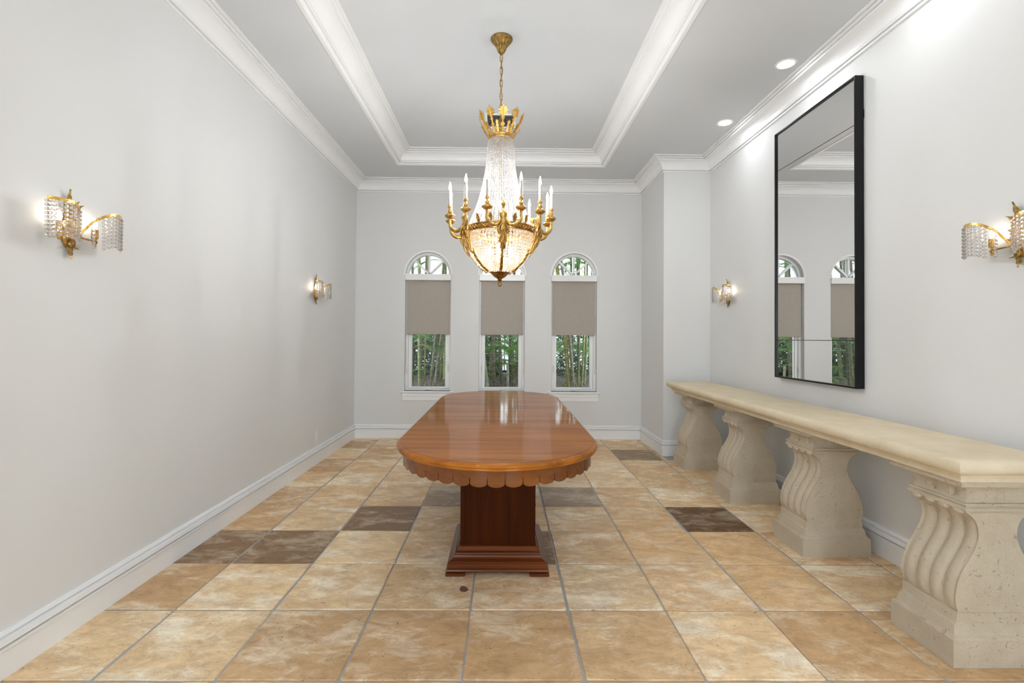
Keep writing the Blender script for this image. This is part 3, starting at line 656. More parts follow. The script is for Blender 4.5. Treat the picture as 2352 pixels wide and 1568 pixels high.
for py in (2.882, 2*TCY - 2.882):
    px = -.019
    cl = MB().box(px-.203, px+.203, py-.203, py+.203, .13, .701)
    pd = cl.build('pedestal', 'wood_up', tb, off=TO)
    for sx in (-1, 1):
        for sy in (-1, 1):
            MB().cbox(px+sx*.195-.014-(.0 if sx>0 else 0), px+sx*.195+.014, py+sy*.195-.014, py+sy*.195+.014, .128, .7005, .002).build('stile', 'wood_up', pd, off=TO)
    bs = MB().sqloft(px, py, [(.270,.018),(.274,.020),(.279,.024),(.281,.030),(.279,.036),(.274,.040),(.271,.042),(.270,.066),(.266,.068),(.2655,.073),(.260,.076),(.251,.079),(.245,.084),(.241,.092),(.239,.097),(.239,.100),(.235,.102),(.233,.106),(.2335,.111),(.230,.1135),(.224,.115),(.222,.118),(.220,.136),(.217,.139),(.214,.140)])
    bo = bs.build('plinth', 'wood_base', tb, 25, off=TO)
    for sx in (-1, 1):
        for sy in (-1, 1):
            x0 = px + sx*.282; x1 = px + sx*.175; y0 = py + sy*.282; y1 = py + sy*.175
            MB().cbox(min(x0,x1), max(x0,x1), min(y0,y1), max(y0,y1), 0, .0175, .004).build('foot', 'wood_base', bo, off=TO)

# ================================================================== STONE CONSOLE: slab + four pedestals
PCX = 2.000; SLX0, SLX1, SLY0, SLY1, SLZ = 1.750, 2.212, 1.812, 5.085, .838
def slab():
    mb = MB(); pr = [(.030,SLZ),(.020,SLZ-.001),(.011,SLZ-.005),(.004,SLZ-.013),(.000,SLZ-.025),(.000,SLZ-.034),(.003,SLZ-.045),(.010,SLZ-.054),(.019,SLZ-.059),(.028,SLZ-.061),(.032,SLZ-.066),(.0325,SLZ-.071),(.042,SLZ-.074),(.044,SLZ-.079),(.045,SLZ-.094),(.060,SLZ-.095)]
    cx, cy = (SLX0+SLX1)/2, (SLY0+SLY1)/2; hx, hy = (SLX1-SLX0)/2, (SLY1-SLY0)/2
    # finely divided perimeter so the rim can wobble like worn stone
    nx, ny = 6, 60; per = []
    for i in range(nx): per.append((-1 + 2*i/nx, -1))
    for i in range(ny): per.append((1, -1 + 2*i/ny))
    for i in range(nx): per.append((1 - 2*i/nx, 1))
    for i in range(ny): per.append((-1, 1 - 2*i/ny))
    m = len(per); rr = random.Random(5); wob = [rr.uniform(-.0012, .0012) for _ in per]
    for d, z in pr:
        for (a, b), wv in zip(per, wob): mb.v.append((cx + a*(hx - d) + (wv if abs(a) == 1 else 0), cy + b*(hy - d), z + wv*.4))
    for k in range(len(pr)-1):
        for j in range(m): q = (j+1) % m; mb.f.append((k*m+j, k*m+q, (k+1)*m+q, (k+1)*m+j))
    mb.f.append(tuple(range(m))); e = (len(pr)-1)*m; mb.f.append(tuple(range(e+m-1, e-1, -1)))
    return mb
sl = slab().build('console_slab', 'stone_top', off=((SLX0+SLX1)/2, (SLY0+SLY1)/2, SLZ), smooth=40)
tag(sl, 'long cream coral-stone slab with rounded edge along right wall', 'console top')
HB = SLZ - .095                             # underside of the slab
def smooth_curve(pts, n):
    out = []
    for i in range(len(pts)-1):
        p0, p1, p2, p3 = pts[max(i-1,0)], pts[i], pts[i+1], pts[min(i+2,len(pts)-1)]
        for k in range(n):
            t = k/n; out.append(tuple(.5*((2*b)+(-a+c)*t+(2*a-5*b+4*c-d)*t*t+(-a+3*b-3*c+d)*t**3) for a, b, c, d in zip(p0, p1, p2, p3)))
    out.append(pts[-1]); return out
body_prof = smooth_curve([(.162,.206),(.171,.228),(.1765,.262),(.169,.315),(.150,.365),(.124,.410),(.100,.450),(.084,.490),(.080,.520),(.086,.555),(.103,.585),(.128,.606)], 3)
def stone_pedestal():
    t = thing('stone_pedestal', 'x', 'pedestal'); hy = .152
    pl = MB().rectloft(0, 0, [(.204,hy,0),(.2045,hy+.001,.05),(.204,hy,.108),(.2,hy-.004,.113),(.190,hy-.013,.120),(.1865,hy-.017,.135),(.181,hy-.021,.158),(.175,hy-.023,.162),(.172,hy-.024,.165),(.170,hy-.022,.192),(.168,hy-.022,.207)])
    # plinth gets worn, slightly uneven corners
    pl.build('plinth', 'stone', t, 20)
    mb = MB(); lobes, per = 4, 6; nf = lobes*per; ly = .130
    for hw, z in body_prof:
        k = min(1, max(0, (z-.206)/.03)) * min(1, max(0, (.606-z)/.03)); dep = .013*k
        fr = []
        for j in range(nf+1):
            q = j/nf; y = -ly + 2*ly*q; fl = 1 - abs(math.sin(PI*lobes*q)) ** .75
            if j in (0, nf): fl = 0.15
            fr.append((y, dep*fl))
        ring = [(-hw + d, y) for y, d in fr] + [(hw - d, y) for y, d in reversed(fr)]
        m = len(ring); mb.v += [(x, y, z) for x, y in ring]
    for k in range(len(body_prof)-1):
        for j in range(m): q = (j+1) % m; mb.f.append((k*m+j, k*m+q, (k+1)*m+q, (k+1)*m+j))
    mb.f.append(tuple(range(m))); e = (len(body_prof)-1)*m; mb.f.append(tuple(range(e+m-1, e-1, -1)))
    mb.build('scroll_body', 'stone', t, 32)
    # scalloped collar, fillet, frieze with drip carving, abacus
    cl = MB().rectloft(0, 0, [(.122,.126,.600),(.134,.134,.609),(.137,.137,.614),(.137,.137,.622),(.130,.131,.628),(.128,.129,.630),(.134,.135,.632),(.136,.137,.637),(.134,.135,.642),(.127,.128,.644)])
    co = cl.build('collar', 'stone', t, 25)
    rr = random.Random(11)
    scm = MB().ball((0, 0, 0), .011, .028, .013, 10, 6).mesh('scallop', 'stone', 40)
    for q in (-1, 1):
        for i in range(4): inst('scallop', scm, co, (q*.129, -.096+.064*i, .606))
    fz = MB(); nper = []
    for i in range(14): nper.append((-1+2*i/14, -1))
    for i in range(14): nper.append((1, -1+2*i/14))
    for i in range(14): nper.append((1-2*i/14, 1))
    for i in range(14): nper.append((-1, 1-2*i/14))
    gro = [rr.choice((0, 0, 0, .5, 1)) for _ in nper]; m = len(nper)
    rows = [(.126,.643),(.124,.652),(.1225,.662),(.1235,.678),(.127,.692),(.134,.706),(.138,.712)]
    for h, z in rows:
        kk = {.652: .5, .662: 1, .678: 1.3, .692: .9}.get(z, 0)
        for (a, b), gv in zip(nper, gro): fz.v.append((a*(h - .010*gv*kk), b*(h+.001 - .010*gv*kk), z))
    for k in range(len(rows)-1):
        for j in range(m): q = (j+1) % m; fz.f.append((k*m+j, k*m+q, (k+1)*m+q, (k+1)*m+j))
    fz.f.append(tuple(range(m))); e = (len(rows)-1)*m; fz.f.append(tuple(range(e+m-1, e-1, -1)))
    fz.build('frieze', 'stone', t, 30)
    eg = MB()
    for s in (-1, 1):
        for i in range(9):
            if rr.random() < .8: eg.ball((s*.142, -.132+.033*i, .713), .009, .012, .007, 6, 4)
            if rr.random() < .8: eg.ball((-.132+.033*i, s*.143, .713), .012, .009, .007, 6, 4)
    ab = MB().rectloft(0, 0, [(.150,.151,.712),(.154,.155,.716),(.186,.170,.718),(.189,.173,.721),(.189,.173,HB-.002)]).build('abacus', 'stone', t, 20)
    eg.build('egg_moulding', 'stone', ab, 40)['kind'] = 'stuff'
    return t
ped0 = stone_pedestal()
PL = ['scrolled stone pedestal nearest the camera under the slab', 'second scrolled stone pedestal from the camera under the slab', 'third scrolled stone pedestal from the camera under the slab', 'farthest scrolled stone pedestal, by the boxed-out corner']
for i, py in enumerate((2.043, 2.992, 3.901, 4.839)):
    o = ped0 if i == 0 else copy_tree(ped0)
    o.location = (PCX, py, 0); tag(o, PL[i], 'pedestal', 'pedestals carrying the stone slab')

# ================================================================== MIRROR
MX, MY0, MY1, MZ0, MZ1 = 2.240, 3.005, 3.912, .985, 2.988
mi = thing('wall_mirror', 'tall black-framed wall mirror in three panels above console', 'mirror', (XR, (MY0+MY1)/2, MZ0)); MO = (XR, (MY0+MY1)/2, MZ0)
fw = .012; xb = XR - .001
MB().cbox(MX, xb, MY0, MY0+fw, MZ0, MZ1, .0015).build('frame_rail', 'black_metal', mi, off=MO)
MB().cbox(MX, xb, MY1-fw, MY1, MZ0, MZ1, .0015).build('frame_rail', 'black_metal', mi, off=MO)
MB().cbox(MX, xb, MY0+fw, MY1-fw, MZ0, MZ0+fw, .0015).build('frame_rail', 'black_metal', mi, off=MO)
MB().cbox(MX, xb, MY0+fw, MY1-fw, MZ1-fw, MZ1, .0015).build('frame_rail', 'black_metal', mi, off=MO)
MB().box(MX+.020, xb, MY0+fw, MY1-fw, MZ0+fw, MZ1-fw).build('backing', 'black_metal', mi, off=MO)
zz = [MZ0+fw, 1.290, 2.676, MZ1-fw]
for i in range(3): MB().box(MX+.012, MX+.0195, MY0+fw+.001, MY1-fw-.001, zz[i]+(.0022 if i else 0), zz[i+1]-(.0022 if i < 2 else 0)).build('mirror_panel', 'mirror', mi, smooth=0, off=MO)
for z in (1.27, 1.78, 2.0, 2.72): MB().ball((XR-.022, MY0, z), .0026, .0012, .0026, 8, 4).build('screw', 'screw', mi, off=MO)
MB().cbox(XR-.004, XR-.0005, MY0-.003, MY0-.0005, 2.71, 2.77, .0008).build('hanging_bracket', 'black_metal', mi, off=MO)

# ================================================================== WALL OUTLETS
def outlet(loc, rz, label):
    t = thing('wall_outlet', label, 'outlet', loc, rz)
    MB().cbox(-.035, .035, -.006, 0, -.057, .057, .002).build('cover_plate', 'plastic_white', t)
    for z in (-.022, .022): MB().cbox(-.016, .016, -.008, -.005, z-.014, z+.014, .002).build('socket', 'plastic_white', t)
    return t
outlet((XL, 4.876, .268), PI/2, 'white wall outlet low on the left wall')     # faces +x
outlet((XR, 4.47, .42), -PI/2, 'white wall outlet behind the console pedestals')
pg = thing('plug_timer', 'grey plug-in timer in the outlet behind the console', 'plug', (XR-.008, 4.47, .40), -PI/2)
MB().cbox(-.032, .032, -.062, 0, -.045, .035, .006).build('timer_body', 'plastic_white', pg)
MB().lathe([(.020,-.008),(.022,-.004),(.022,.004),(.016,.008)], n=16).build('dial', 'plastic_grey', pg).rotation_euler = (PI/2, 0, 0)
pg.children[1].location = (0, -.066, -.005)
MB().cbox(-.016, .016, -.052, -.012, -.085, -.043, .004).build('plug_head', 'plastic_grey', pg)
MB().tube([(0,-.03,-.08),(0,-.03,-.13),(.01,-.025,-.18),(.03,-.02,-.26),(.03,-.02,-.39)], .0035, 6).build('cord', 'plastic_grey', pg)

# ================================================================== CEILING VENT + DOWNLIGHTS
vt = thing('ceiling_vent', 'square metal air vent in the ceiling tray behind chandelier', 'vent', (-.036, 4.66, ZT))
vf = MB(); h = .15
for a, b, c, d in ((-h,h,-h,-h+.022),(-h,h,h-.022,h),(-h,-h+.022,-h+.022,h-.022),(h-.022,h,-h+.022,h-.022)): vf.cbox(a, b, c, d, -.010, -.0005, .002)
vf.build('frame', 'trim', vt)
MB().box(-h+.022, h-.022, -h+.022, h-.022, -.003, -.001).build('dark_duct', 'dark_slot', vt)
for i in range(7):
    y = -.102 + .034*i
    MB().add([(x, y+dy, z) for x in (-h+.023, h-.023) for dy, z in ((-.012,-.010),(.010,-.0035),(.012,-.0045),(-.010,-.011))], [(0,1,2,3),(4,5,6,7),(0,1,5,4),(1,2,6,5),(2,3,7,6),(3,0,4,7)]).build('louver', 'vent', vt, smooth=0)
DLY = [(2.024, 3.389), (2.024, 4.333), (2.024, 2.445), (2.024, 1.50), (2.024, 0.555), (-.85, .80), (0, .80), (.85, .80)]  # third read off the bright wall, the later five added unseen for more light
for i, (x, y) in enumerate(DLY):
    lb = ('round recessed downlight nearer the camera above the mirror', 'round recessed downlight farther away by the jog corner', 'round recessed downlight over the near end of the console', 'added unseen downlight level with the camera side wall', 'added unseen downlight beside the camera', 'added unseen downlight above the camera, left one', 'added unseen downlight above the camera, middle one', 'added unseen downlight above the camera, right one')[i]
    d = thing('downlight', lb, 'ceiling light', (x, y, ZC), group='recessed downlights in the soffit')
    MB().lathe([(.072,-.0004),(.072,-.004),(.066,-.007),(.056,-.006),(.0535,-.003),(.0535,-.0004)], n=32, cap=False).build('trim_ring', 'trim', d)
    MB().lathe([(.053,-.0015),(.052,-.0035)], n=20).build('lens', 'downlight', d)

# ================================================================== SCONCES  (local: x along wall, y out of wall, z up)
def fan_leaf(mb, base, dirv, length, width, curl, n=5, thick=.004, lobes=3):
    """acanthus-like leaf: lobed tapering strip, curling out along +y"""
    base = Vector(base); d = Vector(dirv).normalized(); side = d.cross(Vector((0, 1, 0))).normalized()
    rows = []
    N_ = n*2
    for i in range(N_+1):
        t = i/N_; wv = width*(math.sin(PI*min(1, .12+.88*t))**.7)*(1 - .35*t)*(1 + .28*math.cos(t*lobes*2*PI))
        c = base + d*length*t + Vector((0, curl*t*t, 0)); rows.append((c - side*wv, c + Vector((0, thick*1.6, 0)), c + side*wv, c - Vector((0, thick*.6, 0))))
    vs = [p for r in rows for p in r]; fs = []
    for i in range(N_):
        for a in range(4): b = (a+1) % 4; fs.append((i*4+a, i*4+b, i*4+4+b, i*4+4+a))
    fs += [(0,1,2,3), tuple(range(N_*4, N_*4+4))]
    mb.add(vs, fs)
def make_sconce():
    t = thing('wall_sconce', 'x', 'wall sconce')
    bp = MB(); ol = []
    for i in range(24): a = 2*PI*i/24; ol.append((.033*math.sin(a)*(1+.10*math.cos(3*a)), -.018 + .088*math.cos(a)))
    for k, (s_, y) in enumerate(((1, 0), (1, .008), (.86, .014), (.80, .010), (.55, .020), (.2, .024))): bp.v += [(x*s_, y, -.018 + (z+.018)*s_) for x, z in ol]
    for k in range(5):
        for j in range(24): q = (j+1) % 24; bp.f.append((k*24+j, k*24+q, k*24+24+q, k*24+24+j))
    bp.f += [tuple(range(24)), tuple(range(120, 144))]
    bp.build('backplate', 'brass', t)
    lv = MB()
    fan_leaf(lv, (0,.010,.045), (.16,0,1), .104, .016, .012); fan_leaf(lv, (-.004,.010,.055), (-.85,0,.75), .058, .012, .014); fan_leaf(lv, (.006,.010,.055), (.80,0,.75), .050, .011, .014); fan_leaf(lv, (.0,.012,.045), (-.3,0,1), .060, .011, .018)
    lv.build('leaf_crest', 'brass_dark', t)
    lv = MB()
    fan_leaf(lv, (0,.012,-.085), (0,0,-1), .064, .017, .006); fan_leaf(lv, (-.004,.012,-.088), (-.7,0,-.45), .030, .008, .012); fan_leaf(lv, (.004,.012,-.088), (.7,0,-.45), .030, .008, .012); lv.ball((0,.018,-.085), .016, .013, .02, 10, 6)
    lv.build('leaf_drop', 'brass_dark', t)
    for s in (-1, 1):
        for zz_, ll in ((.012, .030), (-.030, .034)): lv = MB(); fan_leaf(lv, (s*.022,.008,zz_), (s*.85,0,.55), ll, .007, .008); lv.build('side_leaf', 'brass_dark', t)
    for s in (-1, 1):
        ctl = [(s*.010,.036,-.052),(s*.020,.052,-.022),(s*.036,.080,.018),(s*.062,.104,.048),(s*.096,.116,.064),(s*.132,.113,.068),(s*.166,.096,.066),(s*.180,.080,.064)]
        pts = smooth_curve(ctl, 4)
        rb = MB(); mm = len(pts)
        for i, p in enumerate(pts):
            a, b = Vector(pts[max(i-1,0)]), Vector(pts[min(i+1,mm-1)]); tg = (b-a).normalized(); nn = Vector((tg.y, -tg.x, 0)); nn = nn.normalized() if nn.length > 1e-5 else Vector((0,1,0))
            hh = .0065*(1 + .12*(i % 2)); P = Vector(p)
            rb.v += [P + nn*.0028 + Vector((0,0,hh)), P + nn*.0028 - Vector((0,0,hh)), P - nn*.0028 - Vector((0,0,hh)), P - nn*.0028 + Vector((0,0,hh))]
        for i in range(mm-1):
            for a in range(4): b = (a+1) % 4; rb.f.append((i*4+a, i*4+b, i*4+4+b, i*4+4+a))
        rb.f += [(0,1,2,3), tuple(range(mm*4-4, mm*4))]
        rb.build('swirl_band', 'gold', t, 30)
        # crystal strands
        for idx in (8, 12, 14, 16, 18, 20, 22, 24, 26, 28):
            p = pts[idx]; sd = MB()
            nb = 9 if idx > 9 else 7
            for q in range(nb):
                sd.ball((p[0], p[1]+.002, p[2]-.010-.0165*q), .0088, .0088, .0074, 7, 4)
            sd.tube([(p[0], p[1]+.002, p[2]-.004), (p[0], p[1]+.002, p[2]-.010-.0165*nb)], .0007, 4)
            sd.build('crystal_strand', 'crystal', t, smooth=0)
        ar = MB().tube([(s*.006,.030,-.050),(s*.04,.034,-.053),(s*.078,.042,-.056)], .0042, 8); ar.build('lamp_arm', 'brass', t)
        cu = MB().lathe([(.004,-.082),(.007,-.078),(.005,-.072),(.009,-.066),(.011,-.058),(.006,-.052),(.006,-.048),(.0125,-.044),(.0135,-.038),(.013,-.006),(.011,-.004)], c=(s*.086,.044), n=12)
        ho = cu.build('lamp_holder', 'brass', t)
        MB().lathe([(.006,-.004),(.0095,.012),(.0075,.028),(.0008,.046)], c=(s*.086,.044), n=6).build('bulb', 'sconce_bulb', ho)
    return t
sc0 = make_sconce()
SCN = [((XL, 2.074, 1.770), -PI/2, 'gilt crystal sconce on the left wall nearest the camera'), ((XL, 4.786, 1.757), -PI/2, 'gilt crystal sconce on the left wall near the end wall'),
       ((XR, 4.815, 1.757), PI/2, 'gilt crystal sconce on the right wall between mirror and corner'), ((XR, 2.085, 1.772), PI/2, 'gilt crystal sconce on right wall cut by the picture edge')]
for i, (l, rz, lb) in enumerate(SCN):
    o = sc0 if i == 0 else copy_tree(sc0); o.location = l; o.rotation_euler = (0, 0, rz); tag(o, lb, 'wall sconce', 'gilt crystal wall sconces')

# ================================================================== CHANDELIER (local origin on the axis at floor level heights)
CX, CY = -.024, 3.375
cd = thing('chandelier', 'large gilt empire chandelier with crystal beads and candle arms', 'chandelier', (CX, CY, ZT)); CO = (0, 0, ZT)
def _cb(mb, name, mat, parent=None, smooth=35):
    mb.v = [(x, y, z - ZT) for x, y, z in mb.v]; return mb.build(name, mat, parent or cd, smooth)
# ceiling canopy: fluted bell
cn = MB(); nn = 48
for r, z, fl in ((.078,3.4195,0),(.079,3.414,0),(.076,3.410,0),(.070,3.405,.03),(.060,3.394,.07),(.046,3.378,.09),(.036,3.360,.09),(.030,3.342,.07),(.024,3.326,.04),(.015,3.314,0),(.010,3.308,0)):
    cn.v += [(r*(1+fl*math.cos(16*2*PI*j/nn))*math.cos(2*PI*j/nn), r*(1+fl*math.cos(16*2*PI*j/nn))*math.sin(2*PI*j/nn), z) for j in range(nn)]
for k in range(10):
    for j in range(nn): q = (j+1) % nn; cn.f.append((k*nn+j, k*nn+q, k*nn+nn+q, k*nn+nn+j))
cn.f += [tuple(range(nn)), tuple(range(10*nn, 11*nn))]
_cb(cn, 'canopy', 'brass_dark', None, 40)
# chain
zc = 3.312; i = 0
while zc > 2.80:
    ln = MB(); h, w = .028, .0095; a = (i % 2)*PI/2 + .3
    pts = []
    for k in range(14):
        q = 2*PI*k/14; lx = w*math.cos(q); lz = (h-w)*(1 if math.sin(q) > 0 else -1)*(1 if abs(math.sin(q)) > .01 else 0) + w*math.sin(q)
        pts.append((lx*math.cos(a), lx*math.sin(a), zc - h + lz))
    ln.tube(pts, .0028, 6, closed=True); _cb(ln, 'chain_link', 'brass', None, 50)
    zc -= .046; i += 1
_cb(MB().tube([(.004*math.sin(k*.9), .004*math.cos(k*.9), 3.31 - k*.045) for k in range(14)], .0018, 5), 'power_cord', 'brass_dark', None, 50)
_cb(MB().lathe([(.004,2.83),(.012,2.815),(.020,2.80),(.012,2.785),(.010,2.74),(.020,2.725),(.086,2.712),(.088,2.706),(.02,2.700)], n=20), 'hanger_hub', 'brass', None, 40)
# upper crown ring and leaves
_cb(MB().lathe([(.086,2.688),(.091,2.690),(.094,2.697),(.091,2.703),(.093,2.709),(.0965,2.716),(.093,2.722),(.088,2.724)], n=40, cap=False), 'crown_ring', 'brass', None, 40)
def palmette(h, w):
    pts = [(-.0035,0),(-.0045,h*.22),(-.014,h*.27),(-.013,h*.32),(-.005,h*.36),(-.0045,h*.46),(-.012,h*.50),(-.006,h*.56)]
    cz = h - w*1.25; n_ = 7
    for k in range(n_):
        a = math.radians(205) - math.radians(230)*k/(n_-1); st = 1.25 if k == 3 else 1.0
        for da, rr_ in ((.24, .70), (.13, .98), (-.13, .98), (-.24, .70)): pts.append((w*rr_*math.cos(a+da), cz + w*st*rr_*math.sin(a+da)))
    pts += [(.006,h*.56),(.012,h*.50),(.0045,h*.46),(.005,h*.36),(.013,h*.32),(.014,h*.27),(.0045,h*.22),(.0035,0)]
    return pts
NL = 10
for k in range(NL):
    a = 2*PI*k/NL + .12
    lf = MB(); mm = Matrix.Rotation(a, 4, 'Z') @ Matrix.Translation((.0, -.090, 2.716)) @ Matrix.Rotation(.44, 4, 'X'); lf.plate(palmette(.178, .034), .003, mm); lf.tube([mm @ Vector((0, -.002, .0)), mm @ Vector((0, -.004, .09)), mm @ Vector((0,-.003,.155))], [.004, .003, .002], 6); _cb(lf, 'crown_leaf', 'gold', None, 30)
    a += PI/NL
    lf = MB(); mm = Matrix.Rotation(a, 4, 'Z') @ Matrix.Translation((.0, -.092, 2.716)) @ Matrix.Rotation(.62, 4, 'X'); lf.plate(palmette(.085, .014), .003, mm); _cb(lf, 'crown_leaf', 'brass', None, 30)
# bead tent
def tent_r(z):
    t = (2.69 - z)/(2.69 - 2.06); return .086 + .040*t + .108*t**2.6
tn = MB(); NS = 52
for k in range(NS):
    a = 2*PI*k/NS; z = 2.688; q = 0
    while z > 2.07:
        r = tent_r(z); jz = .0117
        if z > 2.20: tn.ico((r*math.cos(a), r*math.sin(a), z), .0060, .0058)
        else: tn.ico((r*math.cos(a), r*math.sin(a), z), .0056, .0085); jz = .0165
        z -= jz; q += 1
o = _cb(tn, 'bead_tent', 'crystal_tent', None, 0); o['kind'] = 'stuff'
_cb(MB().tube([(0,0,2.73),(0,0,1.76)], .007, 8), 'centre_rod', 'gold', None)
# main gallery ring
rg = MB().lathe([(.228,2.018),(.236,2.016),(.243,2.020),(.238,2.026),(.238,2.052),(.243,2.056),(.244,2.062),(.238,2.066),(.228,2.064)], n=60, cap=False)
for k in range(54):
    a = 2*PI*k/54
    for s in (-1, 1):
        p0 = Vector((.241*math.cos(a), .241*math.sin(a), 2.039 - s*.011)); a2 = a + 2*PI/54; p1 = Vector((.241*math.cos(a2), .241*math.sin(a2), 2.039 + s*.011)); rg.tube([p0, (p0+p1)/2*1.012 - Vector((0,0,.012*((p0.z+p1.z)/2))), p1], [.0035,.0042,.0035], 5)
_cb(rg, 'gallery_ring', 'brass', None, 40)
# bowl of beads
def bowl_r(z):
    pts = [(2.022,.233),(1.975,.231),(1.93,.222),(1.88,.203),(1.83,.172),(1.79,.132),(1.765,.096),(1.745,.062)]
    for (za, ra), (zb, rb) in zip(pts, pts[1:]):
        if z >= zb: t = (za-z)/(za-zb); return ra + (rb-ra)*t
    return .06
bw = MB(); z = 2.006; row = 0
while z > 1.752:
    r = bowl_r(z); sz = .0118 if row < 4 else (.0098 if row < 8 else .0078); cnt = max(24, int(2*PI*r/(sz*2.05))) if row > 7 else 60
    for k in range(cnt):
        a = 2*PI*(k + .5*(row % 2 if row > 7 else 0))/cnt; bw.ico((r*math.cos(a), r*math.sin(a), z), sz*.98 if row < 8 else sz, sz)
    slope = abs(bowl_r(z) - bowl_r(z - .01))/.01; z -= sz*1.95/math.sqrt(1 + slope*slope); row += 1
o = _cb(bw, 'bead_bowl', 'crystal_bowl', None, 0); o['kind'] = 'stuff'
_cb(MB().lathe([(.004,1.652),(.010,1.657),(.015,1.668),(.013,1.680),(.007,1.688),(.011,1.694),(.017,1.698),(.012,1.704),(.020,1.710),(.040,1.722),(.056,1.738),(.068,1.748),(.071,1.753),(.066,1.756),(.03,1.752)], n=28), 'finial', 'brass_dark', None, 40)
lf = MB()
for k in range(30):
    a = 2*PI*k/30; lf.plate([(-.006,0),(-.005,.010),(0,.017),(.005,.010),(.006,0)], .002, Matrix.Rotation(a, 4, 'Z') @ Matrix.Translation((0, -.068, 1.75)) @ Matrix.Rotation(.75, 4, 'X'))
_cb(lf, 'finial_leaf_collar', 'brass', None, 30)
# bulbs inside the bowl
for k in range(3):
    a = 2*PI*k/3 + .5; bx, by = .085*math.cos(a), .085*math.sin(a)
    h_ = _cb(MB().lathe([(.010,1.935),(.013,1.94),(.013,1.985),(.006,1.99)], c=(bx, by), n=10).tube([(bx, by, 1.985), (bx*.5, by*.5, 2.0), (0, 0, 1.985)], .004, 6), 'bulb_holder', 'gold', None)
    _cb(MB().lathe([(.004,1.870),(.015,1.888),(.014,1.908),(.008,1.936)], c=(bx, by), n=6), 'bulb', 'bowl_bulb', h_)
